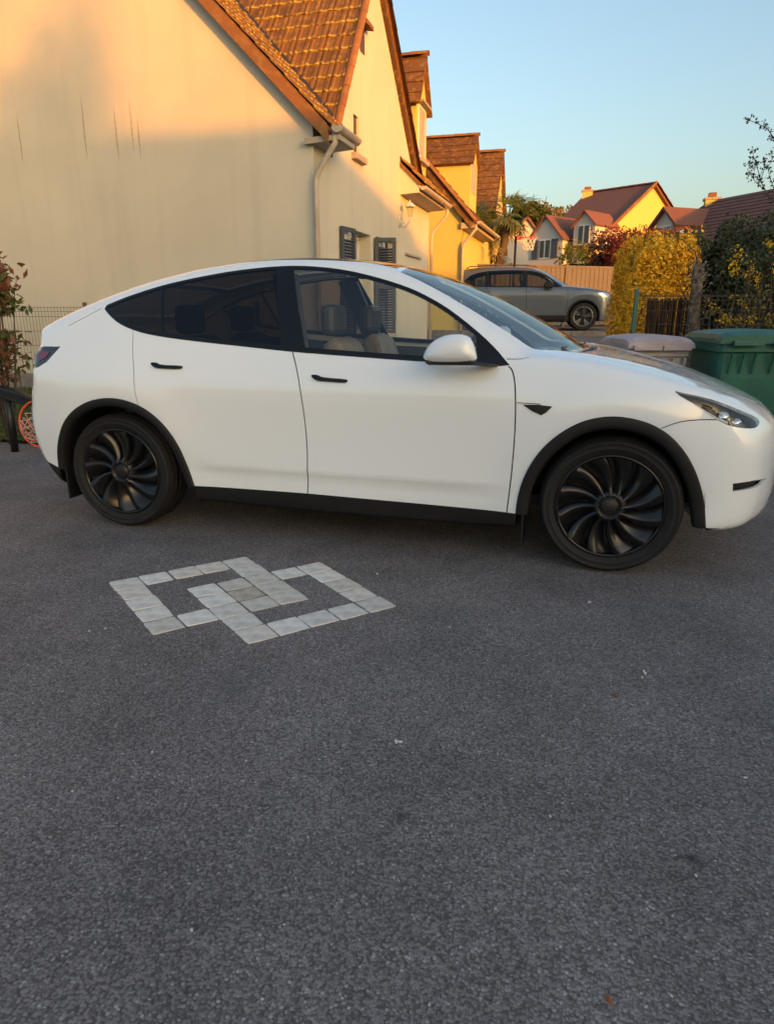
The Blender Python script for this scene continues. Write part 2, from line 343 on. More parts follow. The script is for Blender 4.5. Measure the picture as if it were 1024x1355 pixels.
class Body:
    """smooth solid: side walls, roof, bonnet, nose and tail blended into one skin (y = half width, x forward from the front axle)"""
    def __init__(s, S):
        s.S = S
        for k in ('Troof', 'Thood', 'Wz', 'Wx', 'Xr', 'Xf', 'Zb'): setattr(s, k, cr(*S[k]))
        s.xa, s.xb, s.zc, s.sc = S['xa'], S['xb'], S['zc'], 0.8
    def F(s, P):
        S = s.S; x, y, z = P[..., 0], np.abs(P[..., 1]), P[..., 2]; y2 = y*y
        tum = np.clip(z-S['belt']+.05, 0, 1); taper = np.clip(S['tx']-x, 0, 2)
        W = s.Wz(z)+s.Wx(x)*np.clip(1-(z-.9)*0.2, 0.6, 1)-tum*0.10*taper
        for xa in (0.0, -S['wb']):
            r = np.sqrt((x-xa)**2+(z-.42)**2)
            W = W+0.016*np.exp(-((r-.44)/.13)**2)
        if 'press' in S:                                     # pressed scallop low on the doors
            lo, hi, z0, dz, dep = S['press']
            win = np.clip((x-lo)/.25, 0, 1)*np.clip((hi-x)/.35, 0, 1); win = win*win*(3-2*win)
            zl = z0-0.015*(x-lo)/(hi-lo); up = np.clip((zl+.30-z)/.30, 0, 1)**2.2; dn = np.clip((z-(zl-dz))/dz, 0, 1); dn = dn*dn*(3-2*dn)
            W = W+dep*win*np.where(z > zl, up, dn)
        g1 = (y-W)*0.97
        ws = S['ws']*np.clip((x+1.9)/1.2, 0, 1)
        Tr = s.Troof(x+ws*y2)-0.06*y2-0.06*y2*y2
        Th = s.Thood(x+0.10*y2)-0.035*y2+0.016*np.exp(-((y-.70)/.10)**2)*np.clip((.5-x)*2, 0, 1)
        gt = -smax(-(z-Tr)*0.88, -(z-Th)*0.97, 0.03)
        g3 = (x-(s.Xf(z)+.012-0.30*y2-0.10*y2*y2))*0.93
        g4 = ((s.Xr(z)+0.19*y2+0.03*y2*y2)-x)*0.95
        g = smax(g1, gt, S.get('k', 0.055)); g = smax(g, g3, 0.10); g = smax(g, g4, 0.035)
        return smax(g, s.Zb(x)-z, 0.03)
    def grad(s, P, e=0.004):
        G = np.stack([s.F(P+e*np.eye(3)[i])-s.F(P-e*np.eye(3)[i]) for i in range(3)], -1)
        return G/np.maximum(np.linalg.norm(G, axis=-1, keepdims=True), 1e-9)
    def bis(s, o, d, t0, t1, n, enter):
        """first crossing along o+d*t; enter: outside to inside"""
        ts = np.linspace(t0, t1, n); sg = 1 if enter else -1
        prev = s.F(o+d*ts[0])*sg; lo = np.full(prev.shape, t0); hi = np.full(prev.shape, t1); done = np.zeros(prev.shape, bool)
        for a, b in zip(ts[:-1], ts[1:]):
            cur = s.F(o+d*b)*sg; hit = (~done) & (prev > 0) & (cur <= 0); lo[hit] = a; hi[hit] = b; done |= hit; prev = cur
        for _ in range(26):
            mid = (lo+hi)/2; v = s.F(o+d*mid[..., None])*sg; ins = v <= 0; hi = np.where(ins, mid, hi); lo = np.where(ins, lo, mid)
        return o+d*hi[..., None]
    def at(s, mode, a, b):
        a = np.asarray(a, float); b = np.asarray(b, float); o = np.ones_like(a)
        if mode == 'y': return s.bis(np.stack([a, o*1.3, b], -1), np.stack([0*o, -o, 0*o], -1), 0, 1.29, 90, True)
        if mode == 'z': return s.bis(np.stack([a, b, o*2.0], -1), np.stack([0*o, 0*o, -o], -1), 0, 1.7, 90, True)
        if mode == 'f': return s.bis(np.stack([o*1.5, a, b], -1), np.stack([-o, 0*o, 0*o], -1), 0, 1.8, 90, True)
        if mode == 'r': return s.bis(np.stack([o*-5.0, a, b], -1), np.stack([o, 0*o, 0*o], -1), 0, 2.5, 90, True)
    def par(s, P):
        x0 = np.clip(P[..., 0], s.xa, s.xb); dx = P[..., 0]-x0; dy = np.abs(P[..., 1]); dz = P[..., 2]-s.zc
        return np.stack([x0+s.sc*np.arctan2(dx, np.hypot(dy, dz)), np.arctan2(dz, dy)], -1)
    def lift(s, U):
        x0 = np.clip(U[:, 0], s.xa, s.xb); ph = (U[:, 0]-x0)/s.sc; th = U[:, 1]
        d = np.stack([np.sin(ph), np.cos(ph)*np.cos(th), np.cos(ph)*np.sin(th)], -1)
        o = np.stack([x0, 0*x0, 0*x0+s.zc], -1)
        return s.bis(o, d, 0.0, 2.2, 120, False)

def dens(p, step=0.02, closed=True):
    p = [np.array(q, float) for q in p]; out = []
    for a, b in zip(p, p[1:]+([p[0]] if closed else [])):
        k = max(1, int(np.linalg.norm(b-a)/step)); out += [a+(b-a)*i/k for i in range(k)]
    if not closed: out.append(p[-1])
    return np.array(out)
def smooth_line(p, it=2, closed=False):
    p = np.array(p, float)
    for _ in range(it):
        q = []
        n_ = len(p)
        if not closed: q.append(p[0])
        for i in range(n_ if closed else n_-1):
            a, b = p[i], p[(i+1) % n_]; q += [a*.75+b*.25, a*.25+b*.75]
        if not closed: q.append(p[-1])
        p = np.array(q)
    return p
def strip(line, w):
    p = np.array(line, float); t = np.gradient(p, axis=0); t /= np.linalg.norm(t, axis=1, keepdims=True)+1e-12
    n_ = np.stack([-t[:, 1], t[:, 0]], -1)*w/2
    return np.concatenate([p+n_, (p-n_)[::-1]])
def inset(poly, w):
    """w: inset distance, scalar or one per vertex"""
    p = np.array(poly, float); a = np.roll(p, 1, 0); b = np.roll(p, -1, 0)
    t = (b-a); t /= np.linalg.norm(t, axis=1, keepdims=True)+1e-12; n_ = np.stack([-t[:, 1], t[:, 0]], -1)
    A = 0.5*np.sum(p[:, 0]*b[:, 1]-b[:, 0]*p[:, 1])
    return p+n_*np.sign(A)*np.asarray(w).reshape(-1, 1)
def pip(pts, poly):
    x, y = pts[:, 0], pts[:, 1]; c = np.zeros(len(pts), bool); n_ = len(poly); j = n_-1
    for i in range(n_):
        xi, yi = poly[i]; xj, yj = poly[j]
        if yi != yj:
            c ^= ((yi > y) != (yj > y)) & (x < (xj-xi)*(y-yi)/(yj-yi)+xi)
        j = i
    return c

def panels(B, regions, ds=0.032, dth=0.036):
    """regions: list of (part name, polygon in parameter space); first hit wins. Returns part -> (verts, faces, normals) for y > 0."""
    s0, s1 = B.xa-B.sc*1.555, B.xb+B.sc*1.555; hp = math.pi/2
    ss = np.linspace(s0, s1, int((s1-s0)/ds)); tt = np.concatenate([np.linspace(-hp, -.72, 8)[:-1], np.linspace(-.72, hp, int((hp+.72)/dth))])
    G = np.stack(np.meshgrid(ss, tt, indexing='ij'), -1); ni, nj = G.shape[:2]
    inner = G[1:-1, 1:-1].reshape(-1, 2); inner = inner+nrg.uniform(-1, 1, inner.shape)*0.0015
    rim = [(s, -hp) for s in ss]+[(s1, t) for t in tt[1:]]+[(s, hp) for s in ss[::-1][1:]]+[(s0, t) for t in tt[::-1][1:-1]]
    V = [Vector(p) for p in rim]; E_ = [(i, (i+1) % len(rim)) for i in range(len(rim))]
    allp = []
    for nm, poly in regions:
        o = len(V); V += [Vector(p) for p in poly]; k = len(poly)
        E_ += [(o+i, o+(i+1) % k) for i in range(k)]; allp.append(poly)
    # drop grid points that crowd the outlines
    lp = np.concatenate(allp); keep = np.ones(len(inner), bool)
    cell = 0.009; S_ = set()
    for a, b in np.floor(lp/cell).astype(int):
        for i in (-1, 0, 1):
            for j in (-1, 0, 1): S_.add((a+i, b+j))
    ci = np.floor(inner/cell).astype(int); keep = np.array([(a, b) not in S_ for a, b in ci])
    V += [Vector(p) for p in inner[keep]]
    vo, eo, fo, *_ = delaunay_2d_cdt(V, E_, [], 0, 1e-6)
    U = np.array([(v.x, v.y) for v in vo]); Fc = np.array([f for f in fo if len(f) == 3])
    P = B.lift(U); N = B.grad(P)
    a, b, c = P[Fc[:, 0]], P[Fc[:, 1]], P[Fc[:, 2]]; fn = np.cross(b-a, c-a); flip = np.sum(fn*N[Fc[:, 0]], 1) < 0
    Fc[flip] = Fc[flip][:, ::-1]
    cen = U[Fc].mean(1); cP = P[Fc].mean(1); cN = N[Fc].mean(1)
    lab = np.full(len(Fc), -1)
    for i, (nm, poly) in enumerate(regions):
        q = np.array(poly); mn, mx = q.min(0)-1e-6, q.max(0)+1e-6
        cand = np.where((lab < 0) & np.all((cen >= mn) & (cen <= mx), 1))[0]
        if len(cand): lab[cand[pip(cen[cand], q)]] = i
    names = np.array([r[0] for r in regions]+['body_shell'], object)
    ln = names[lab]
    out = {}
    for nm in set(ln):
        f = Fc[ln == nm]; idx, inv = np.unique(f, return_inverse=True)
        out[nm] = (P[idx], inv.reshape(-1, 3), N[idx])
    return out

def panel_mesh(name, sides, m, parent, offset=0.0, flange=0.012, label=None):
    """sides: list of (verts, faces, normals, sign); sign -1 is the side facing the camera (y < 0)."""
    Vs, Fs, Ns = [], [], []
    off = 0
    for (P, Fc, N, sg) in sides:
        P = P+N*offset
        Q = P.copy(); Q[:, 1] *= sg; Nn = N.copy(); Nn[:, 1] *= sg
        f = Fc if sg > 0 else Fc[:, ::-1]
        Vs.append(Q); Ns.append(Nn); Fs += [tuple(int(i)+off for i in t) for t in f]; base = off; off += len(Q)
        if flange:
            e = {}
            for t in f:
                for i in range(3):
                    a, b = int(t[i]), int(t[(i+1) % 3]); e[(a, b)] = 1
            bd = [(a, b) for (a, b) in e if (b, a) not in e and not (abs(Q[a, 1]) < 1e-3 and abs(Q[b, 1]) < 1e-3)]
            vi = sorted({v for ab in bd for v in ab}); mp = {v: i for i, v in enumerate(vi)}; k = len(vi)
            if k:
                top = Q[vi]; bot = Q[vi]-Nn[vi]*flange
                Vs += [top, bot]; Ns += [Nn[vi]*0.3, Nn[vi]*0.3]
                Fs += [(base+len(Q)+mp[b], base+len(Q)+mp[a], base+len(Q)+k+mp[a], base+len(Q)+k+mp[b]) for a, b in bd]
                off += 2*k
    V = np.concatenate(Vs); N = np.concatenate(Ns)
    me = bpy.data.meshes.new(name); me.from_pydata(V.tolist(), [], Fs); me.materials.append(M[m] if isinstance(m, str) else m)
    me.shade_smooth()
    nn = N.copy(); bad = np.linalg.norm(nn, axis=1) < 0.9; nn[bad] = 0
    me.normals_split_custom_set_from_vertices([tuple(x) for x in nn])
    o = bpy.data.objects.new(name, me); COL.objects.link(o); o.parent = parent
    if label: o['label'] = label
    return o

def ring_band(B, line, w_in, proud, name, m, parent, sg, cx, cz, depth=0.05):
    """moulding that follows an arch line (x, z): outer edge on the line, w_in towards the wheel centre"""
    p = smooth_line(line, 2); n_ = len(p); d = np.array([cx, cz])-p; d /= np.linalg.norm(d, axis=1, keepdims=True)
    outer = B.at('y', p[:, 0], p[:, 1]); q = p+d*w_in
    o3 = outer.copy(); i3 = np.stack([q[:, 0], outer[:, 1], q[:, 1]], -1)
    prof = [(-0.004, -0.012), (0.0, proud*0.7), (0.15, proud), (0.75, proud), (1.0, proud*0.3), (1.0, -depth)]
    mb = MB(); V = []
    for t, h in prof:
        for k in range(n_):
            b = o3[k]*(1-t)+i3[k]*t; V.append((b[0], (b[1]+h)*sg, b[2]))
    K = len(prof); fs = []
    for j in range(K-1):
        for k in range(n_-1):
            f = (j*n_+k, j*n_+k+1, (j+1)*n_+k+1, (j+1)*n_+k); fs.append(f if sg < 0 else tuple(reversed(f)))
    mb.add(V, fs); return mb.build(name, m, parent, smooth=True)

def wheel_meshes(Rt, Rr, wid, blades, style):
    """returns dict of meshes in wheel space: axis y, outer face towards -y"""
    W = {}; h = wid/2
    tp = [(Rr-.012, h*.80), (Rr+.004, h*.86), (Rr+.02, h*.95), (Rr+.030, h*.975), (Rr+.0335, h*1.0), (Rr+.037, h*.98), (Rr+(Rt-Rr)*.52, h*1.0), (Rr+(Rt-Rr)*.66, h*1.0), (Rr+(Rt-Rr)*.69, h*1.025), (Rr+(Rt-Rr)*.72, h*.995), (Rr+(Rt-Rr)*.80, h*.975), (Rt-.016, h*.90), (Rt-.006, h*.80), (Rt-.001, h*.66)]
    mid = []
    for g in (.55, .18, -.18, -.55):
        mid += [(Rt, h*(g+.05)), (Rt-.009, h*(g+.035)), (Rt-.009, h*(g-.035)), (Rt, h*(g-.05))]
    prof = [(r, a) for r, a in tp]+[(Rt, h*.62)]+mid+[(Rt, -h*.62)]+[(r, -a) for r, a in tp[::-1]]
    mb = MB(); mb.lathe([(r, a) for r, a in prof][::-1], 72); W['tyre'] = mb
    rb = MB(); rb.lathe([(Rr+.002, -h*.84), (Rr-.004, -h*.88), (Rr-.012, -h*.80), (Rr-.022, -h*.35), (Rr-.03, h*.3), (Rr-.01, h*.85)], 64)
    rb.lathe([(Rr-.03, h*.25), (0.001, h*.25)], 48)
    W['barrel'] = rb
    if style == 'turbine':
        bl = MB(); n_ = 12; V = []; nr = 13
        for i in range(nr):
            u = i/(nr-1); r = .058+(Rr-.012-.058)*u
            a0 = 0.25*u**1.6                          # sweep
            wdt = (0.020+0.073*u)
            for j, v in enumerate((-1, -.75, 0, .6, 1)):
                ang = a0+v*wdt/r*0.5*1.25
                dep = -h*.80+.020*(1-u)*0+(-.012*math.cos(v*1.3))*(1-.3*u)+(0.022*v if v > -.9 else 0.03) + 0.028*(1-u)**2*0
                dep += 0.030*math.sin(math.pi*min(1, u*1.05))*0.5 - (0.006 if u < .12 else 0)
                V.append((r*math.cos(ang), dep, r*math.sin(ang)))
        fs = [(i*5+j, i*5+j+1, (i+1)*5+j+1, (i+1)*5+j) for i in range(nr-1) for j in range(4)]
        bl.add(V, fs); W['blade'] = bl; W['n'] = n_
        lip = MB(); lip.lathe([(Rr+.004, -h*.84), (Rr+.001, -h*.92), (Rr-.008, -h*.93), (Rr-.014, -h*.86), (Rr-.016, -h*.6)], 64); W['lip'] = lip
        hub = MB(); hub.lathe([(.085, -h*.55), (.082, -h*.78), (.074, -h*.90), (.064, -h*.95), (.056, -h*.93), (.050, -h*.84), (.046, -h*.82), (.042, -h*.90), (.034, -h*.93), (0.001, -h*.94)], 40)
        W['hub'] = hub
    else:
        sp = MB(); V = []
        for sgn in (-1, 1):
            pass
        for k in range(2):
            b = (-1)**k*.10
            pts = [(.05, b*.6-.05), (.05, b*.6+.05), (Rr-.01, b*1.5+.055), (Rr-.01, b*1.5-.055)]
            vv = []
            for dep in (-h*.80, -h*.55):
                for r, a in pts: vv.append((r*math.cos(a), dep+(.02 if r < .1 else 0), r*math.sin(a)))
            sp.add(vv, [(0, 1, 2, 3), (7, 6, 5, 4), (0, 3, 7, 4), (2, 1, 5, 6), (3, 2, 6, 7), (1, 0, 4, 5)])
        W['blade'] = sp; W['n'] = 5
        lip = MB(); lip.lathe([(Rr+.004, -h*.84), (Rr-.004, -h*.92), (Rr-.016, -h*.86), (Rr-.018, -h*.6)], 40); W['lip'] = lip
        hub = MB(); hub.lathe([(.07, -h*.5), (.065, -h*.74), (.05, -h*.80), (0.001, -h*.80)], 28); W['hub'] = hub
    return W
def place_wheels(root, Rt, Rr, wid, track, wb, style, mats, jitter):
    W = wheel_meshes(Rt, Rr, wid, 12, style); md = {}
    for k in ('tyre', 'barrel', 'blade', 'lip', 'hub'):
        o = W[k].build(k, mats[k], None, smooth=(k != 'blade' or style == 'turbine')); md[k] = o.data
        bpy.data.objects.remove(o)
    i = 0
    for x in (0.0, -wb):
        for sg in (-1, 1):
            w = child('wheel', md['barrel'], root, (x, sg*track, Rt), (0, 0, 0 if sg < 0 else math.pi))
            child('tyre', md['tyre'], w); child('rim_lip', md['lip'], w)
            hb = child('hub_cap', md['hub'], w)
            for k in range(W['n']): child('blade' if style == 'turbine' else 'spoke', md['blade'], w, rot=(0, -(2*math.pi*k/W['n']+jitter[i]), 0))
            i += 1

# ---------------------------------------------------------------- the white car
HS = dict(
 Troof=([-4.1,-3.85,-3.7,-3.4,-3.0,-2.6,-2.2,-1.9,-1.6,-1.35,-1.1,-0.8,-0.5,-0.2,0.05,0.3],
        [1.04,1.132,1.19,1.318,1.458,1.557,1.612,1.628,1.621,1.596,1.536,1.424,1.284,1.118,0.965,.80]),
 Thood=([-1.5,-.7,-0.4,-0.2,0.0,0.2,0.4,0.6,0.75,0.84,0.9,0.96],
        [0.7,1.10,1.12,1.11,1.085,1.047,0.995,0.919,0.852,0.815,0.775,0.72]),
 Wz=([0.15,0.24,0.30,0.36,0.42,0.50,0.62,0.75,0.85,0.90,0.95,1.00,1.06,1.12,1.22,1.36,1.50,1.65],
     [0.905,0.915,0.922,0.922,0.924,0.930,0.937,0.9405,0.941,0.9375,0.926,0.908,0.884,0.856,0.802,0.720,0.625,0.51]),
 Wx=([-3.95,-3.8,-3.6,-3.4,-3.15,-2.9,-2.5,-2.0,-1.4,-0.8,-0.4,0.0,0.3,0.5,0.7,0.9],
     [-.16,-.115,-.07,-.033,-0.004,.012,.01,0,0,0,.006,.012,-.002,-.03,-.075,-.14]),
 Xr=([0.1,.22,.29,.36,.45,.57,.66,.80,.865,.95,1.06,1.12,1.17,1.25,1.4],
     [-3.41,-3.51,-3.595,-3.66,-3.71,-3.735,-3.735,-3.705,-3.685,-3.675,-3.66,-3.62,-3.64,-3.66,-3.66]),
 Xf=([0.1,.16,.22,.28,.36,.46,.56,.66,.74,.80,.9,1.1], [.60,.70,.80,.87,.895,.90,.90,.895,.87,.84,.79,.65]),
 Zb=([-4,-3.5,-3.2,-2.4,-.4,.4,.55,.7,.85,1], [.27,.23,.21,.2,.2,.26,.25,.24,.22,.2]),
 xa=-3.0, xb=0.3, zc=0.72, belt=1.05, tx=-2.5, wb=2.89, ws=0.30, press=(-2.45, -0.42, 0.455, 0.075, 0.017))
DLO = [(-3.051,1.337),(-2.98,1.286),(-2.9,1.242),(-2.807,1.21),(-2.692,1.183),(-2.557,1.165),(-2.402,1.149),(-2.226,1.134),(-2.001,1.116),(-1.73,1.094),(-1.512,1.083),(-1.259,1.07),(-1.074,1.061),(-0.959,1.057),(-0.751,1.05),(-0.534,1.042),(-0.566,1.072),(-0.615,1.122),(-0.692,1.186),(-0.803,1.266),(-0.926,1.344),(-1.062,1.409),(-1.159,1.445),(-1.275,1.479),(-1.393,1.509),(-1.511,1.533),(-1.631,1.55),(-1.752,1.56),(-1.873,1.564),(-2.052,1.556),(-2.231,1.537),(-2.331,1.522),(-2.492,1.495),(-2.649,1.464),(-2.823,1.417),(-2.949,1.376)]
ARCH_F = [(-0.467,0.20),(-0.467,0.283),(-0.463,0.367),(-0.444,0.464),(-0.403,0.565),(-0.348,0.651),(-0.271,0.728),(-0.184,0.785),(-0.097,0.815),(-0.01,0.824),(0.078,0.814),(0.166,0.788),(0.25,0.737),(0.328,0.655),(0.389,0.552),(0.437,0.429),(0.464,0.276)]
ARCH_R = [(-3.371,0.346),(-3.362,0.442),(-3.325,0.544),(-3.265,0.644),(-3.186,0.718),(-3.089,0.773),(-2.982,0.807),(-2.871,0.818),(-2.767,0.806),(-2.667,0.772),(-2.582,0.718),(-2.509,0.645),(-2.45,0.552),(-2.412,0.447),(-2.375,0.303),(-2.372,0.21)]
def white_car():
    B = Body(HS); reg = []
    def side(pts, step=0.02): q = dens(pts, step); return B.par(B.at('y', q[:, 0], q[:, 1]))
    def top(pts, closed=True): q = dens(pts, 0.02, closed); return B.par(B.at('z', q[:, 0], q[:, 1]))
    def add(n_, p): reg.append((n_, p))
    aF = smooth_line(ARCH_F, 2); aR = smooth_line(ARCH_R, 2)
    # wheel openings (closed below through the floor)
    for line, xs_ in ((aF, (0.464, -0.467)), (aR, (-2.372, -3.371))):
        p = B.par(B.at('y', line[:, 0], line[:, 1]))
        lo = B.par(np.array([[xs_[0 if line is aF else 0], 0.55, 0.20], [xs_[1], 0.55, 0.20]]))
        a, b = p[0], p[-1]
        n1 = [np.array([b[0]+(lo[0][0]-b[0]), -1.0]), np.array([a[0], -1.0])]
        poly = np.concatenate([p, dens([p[-1], (p[-1][0], -1.05), (p[0][0], -1.05), p[0]], .02, False)[1:-1]])
        add('hole', poly)
    xs_ = np.arange(-3.38, .56, .02); zz_ = B.Zb(xs_)+.022
    ub = [B.par(B.at('r', np.linspace(0, .78, 30), np.full(30, .285))), B.par(B.at('y', xs_, zz_)), B.par(B.at('f', np.linspace(.82, 0, 30), np.full(30, .235)))]
    ub = np.concatenate(ub); add('underbody', np.concatenate([ub, dens([(ub[-1][0], -1.565), (ub[0][0], -1.565)], .05, False)]))
    add('fog_recess', side([(0.561,0.506),(0.567,0.465),(0.628,0.467),(0.691,0.472),(0.724,0.479),(0.758,0.499),(0.674,0.51),(0.617,0.509)]))
    add('headlight', side(smooth_line([(0.236,0.952),(0.288,0.938),(0.357,0.926),(0.429,0.907),(0.505,0.878),(0.589,0.841),(0.659,0.809),(0.678,0.789),(0.667,0.773),(0.637,0.765),(0.567,0.775),(0.51,0.788),(0.454,0.812),(0.398,0.846),(0.326,0.892),(0.272,0.922)], 1, True)))
    add('side_marker', side([(-0.461,0.861),(-0.384,0.863),(-0.315,0.857),(-0.344,0.826),(-0.366,0.812),(-0.412,0.83)]))
    tl = np.concatenate([B.par(B.at('y', *dens([(-3.44,1.101),(-3.3,1.102),(-3.339,1.06),(-3.389,1.009),(-3.443,0.981),(-3.47,.972)], .02, False).T)),
                         B.par(B.at('r', *dens([(.80,.965),(.60,.965),(.60,1.085),(.80,1.092)], .02, False).T))])
    add('tail_light', tl)
    def gap(line, w=0.007, it=2): add('panel_gap.%d' % len(reg), side(strip(dens(smooth_line(line, it), .02, False), w), 0.02))
    gap([(-0.549,1.045),(-0.527,1.029),(-0.508,0.971),(-0.498,0.879),(-0.493,0.765),(-0.494,0.61),(-0.502,0.446),(-0.515,0.286)])
    gap([(-1.739,1.096),(-1.705,1.019),(-1.674,0.92),(-1.653,0.776),(-1.642,0.629),(-1.64,0.476),(-1.655,0.304)])
    gap([(-2.78,1.20),(-2.757,1.096),(-2.716,0.957),(-2.702,0.833),(-2.69,.78)], 0.006)
    gap([(0.20,0.772),(0.257,0.799),(0.303,0.811),(0.357,0.817),(0.408,0.819),(.45,.818)], 0.005)
    gap([(-0.56,1.079),(-0.497,1.078),(-0.45,1.088)], 0.005)
    gap([(-3.283,1.223),(-3.174,1.275),(-3.063,1.326)], 0.006)
    gap([(-0.375,0.866),(-0.46,0.868),(-.49,.868)], 0.004)
    # glass house
    dl = smooth_line(DLO, 1, True); 
    w_in = 0.017+0.011*np.clip((dl[:, 1]-1.20)/-.10, 0, 1)
    ins = inset(dl, w_in); ins = ins[(ins[:, 0] < -0.62)]
    def cut(poly, line, keep):
        """half plane clip of polygon by line a-b; keep=+1 left side"""
        a, b = np.array(line[0]), np.array(line[1]); n_ = np.array([-(b-a)[1], (b-a)[0]])*keep; out = []
        for i in range(len(poly)):
            p, q = poly[i], poly[(i+1) % len(poly)]; dp, dq = (p-a)@n_, (q-a)@n_
            if dp >= 0: out.append(p)
            if dp*dq < 0: out.append(p+(q-p)*dp/(dp-dq))
        return np.array(out)
    div = ((-2.572,1.192), (-2.648,1.433)); b1 = ((-1.812,1.125), (-1.935,1.53)); b2 = ((-1.664,1.107), (-1.826,1.528))
    sh = lambda l_, d: tuple((x+d, z) for x, z in l_)
    quarter = cut(ins, sh(div, -0.012), 1); rearw = cut(cut(ins, sh(div, .0), -1), b1, 1)
    tri = ((-0.705, 1.03), (-0.745, 1.30))
    frontw = cut(cut(ins, b2, -1), tri, 1)
    add('quarter_window', side(quarter)); add('rear_door_window', side(rearw)); add('front_door_window', side(frontw))
    add('window_trim', side(dl))
    # windscreen, glass roof, rear window, bonnet (seen from above, x / y)
    add('windscreen', top([(-1.215,0),(-1.215,.30),(-1.20,.575),(-1.024,0.625),(-0.855,0.668),(-0.695,0.684),(-0.537,0.708),(-0.431,0.730),(-0.355,0.70),(-.27,.56),(-.20,.35),(-.165,.15),(-.155,0)]))
    add('roof_glass', top([(-1.245,0),(-1.245,.30),(-1.235,.52),(-1.5,.535),(-2.0,.52),(-2.6,.52),(-2.85,.50),(-2.86,0)]))
    add('rear_window', top([(-2.93,0),(-2.93,.50),(-3.2,.56),(-3.42,.58),(-3.46,.4),(-3.47,0)]))
    add('cowl', top([(-.150,0),(-.16,.15),(-.195,.35),(-.262,.56),(-.345,.705),(-.315,.72),(-.215,.58),(-.145,.36),(-.115,.15),(-.105,0)]))
    hood = [(-.100,0),(-.11,.15),(-.14,.36),(-.21,.58),(-.30,.72),(0.0,.775),(.25,.76),(.45,.70),(.60,.585),(.72,.42),(.765,.28),(.80,.14),(.81,0)]
    hs_ = dens(hood[4:], .02, False); hsm = strip(smooth_line(hs_, 1), 0.006)
    add('panel_gap.h', B.par(B.at('z', hsm[:, 0], np.maximum(hsm[:, 1], 0))))
    add('hood', top(hood))
    # black sill under the doors, black rear valance
    sl_ = B.par(B.at('y', *dens([(-2.42,.303),(-1.655,0.304),(-1.057,0.295),(-0.515,0.286),(-0.43,0.283)], .02, False).T))
    add('sill', dens(np.concatenate([sl_, [(sl_[-1][0], -.95), (sl_[0][0], -.95)]]), .02))
    rl = np.concatenate([B.par(B.at('y', *dens([(-3.371,.345),(-3.43,0.362)], .02, False).T)), B.par(B.at('r', *dens([(.86,.385),(.7,.40),(0.0,.42)], .02, False).T))])
    rl = np.concatenate([rl, [(rl[-1][0], -1.5), (rl[0][0], -1.5), (rl[0][0], -.6)]]); 
    rl[-3][0] = B.xa-B.sc*1.5
    add('rear_valance', dens(rl, .03))
    add('front_door', side([(-0.549,1.06),(-0.527,1.029),(-0.508,0.971),(-0.498,0.879),(-0.493,0.765),(-0.494,0.61),(-0.502,0.446),(-0.515,0.286),(-1.057,0.295),(-1.655,0.304),(-1.64,0.476),(-1.642,0.629),(-1.653,0.776),(-1.674,0.92),(-1.705,1.019),(-1.739,1.12)]))
    add('rear_door', side([(-1.655,0.304),(-1.64,0.476),(-1.642,0.629),(-1.653,0.776),(-1.674,0.92),(-1.705,1.019),(-1.739,1.12),(-2.2,1.15),(-2.78,1.20),(-2.757,1.096),(-2.716,0.957),(-2.702,0.833),(-2.667,.772),(-2.5,.6),(-2.375,0.303)]))
    add('lower_grille', B.par(B.at('f', *dens([(0,.385),(.40,.385),(.52,.36),(.46,.315),(0,.305)], .02).T)))
    sm = B.par(B.at('y', *dens([(0.20,0.772),(0.257,0.799),(0.303,0.811),(0.357,0.817),(0.408,0.819),(.52,.815),(.62,.80)], .02, False).T))
    fr = B.par(B.at('z', *dens([(.70,.56),(.745,.43),(.79,.29),(.825,.14),(.835,0)], .02, False).T))
    add('front_bumper', dens(np.concatenate([sm, fr, [(B.xb+B.sc*1.55, 1.5), (B.xb+B.sc*1.55, -1.56), (.47, -1.56), (.30, -.5)]]), .03))
    D = panels(B, reg)
    root = empty('white_car', (0.168, 4.454, 0), label='white electric hatchback SUV with black turbine wheels parked across the driveway', cat='car')
    pm = dict(body_shell='paint', front_door='paint', rear_door='paint', hood='paint', front_bumper='paint', windscreen='glass_screen', roof_glass='glass_roof', rear_window='glass_roof', cowl='black_plastic', panel_gap='gap', sill='black_plastic', rear_valance='black_plastic', underbody='black_plastic', window_trim='black_gloss', quarter_window='glass_tint', rear_door_window='glass_tint', front_door_window='glass_front', headlight='lens', tail_light='dark_lens', side_marker='black_gloss', fog_recess='black_plastic', lower_grille='black_plastic')
    both = ('front_door', 'rear_door', 'quarter_window', 'rear_door_window', 'front_door_window', 'window_trim', 'headlight', 'tail_light', 'side_marker', 'fog_recess', 'sill')
    labs = dict(rear_door_window='dark tinted rear window', front_door_window='clear front side window', hood='white bonnet', windscreen='sloping windscreen', tail_light='smoked red tail light', sill='black plastic sill')
    O = {}
    for nm, (P, Fc, N) in D.items():
        if nm == 'hole': continue
        if nm.startswith('panel_gap'):
            for sg in (-1, 1): panel_mesh('panel_gap', [(P, Fc, N, sg)], 'gap', root, -.008, 0)
            continue
        offs = {'panel_gap': -0.008, 'fog_recess': -0.03, 'lower_grille': -.02, 'window_trim': 0.002, 'side_marker': 0.004, 'sill': 0.0, 'cowl': -.012, 'underbody': 0}.get(nm, 0.0)
        fl = 0.0 if nm in ('panel_gap', 'underbody', 'windscreen', 'roof_glass', 'rear_window', 'quarter_window', 'rear_door_window', 'front_door_window') else 0.012
        if nm in ('body_shell', 'front_bumper', 'hood'): fl = 0.016
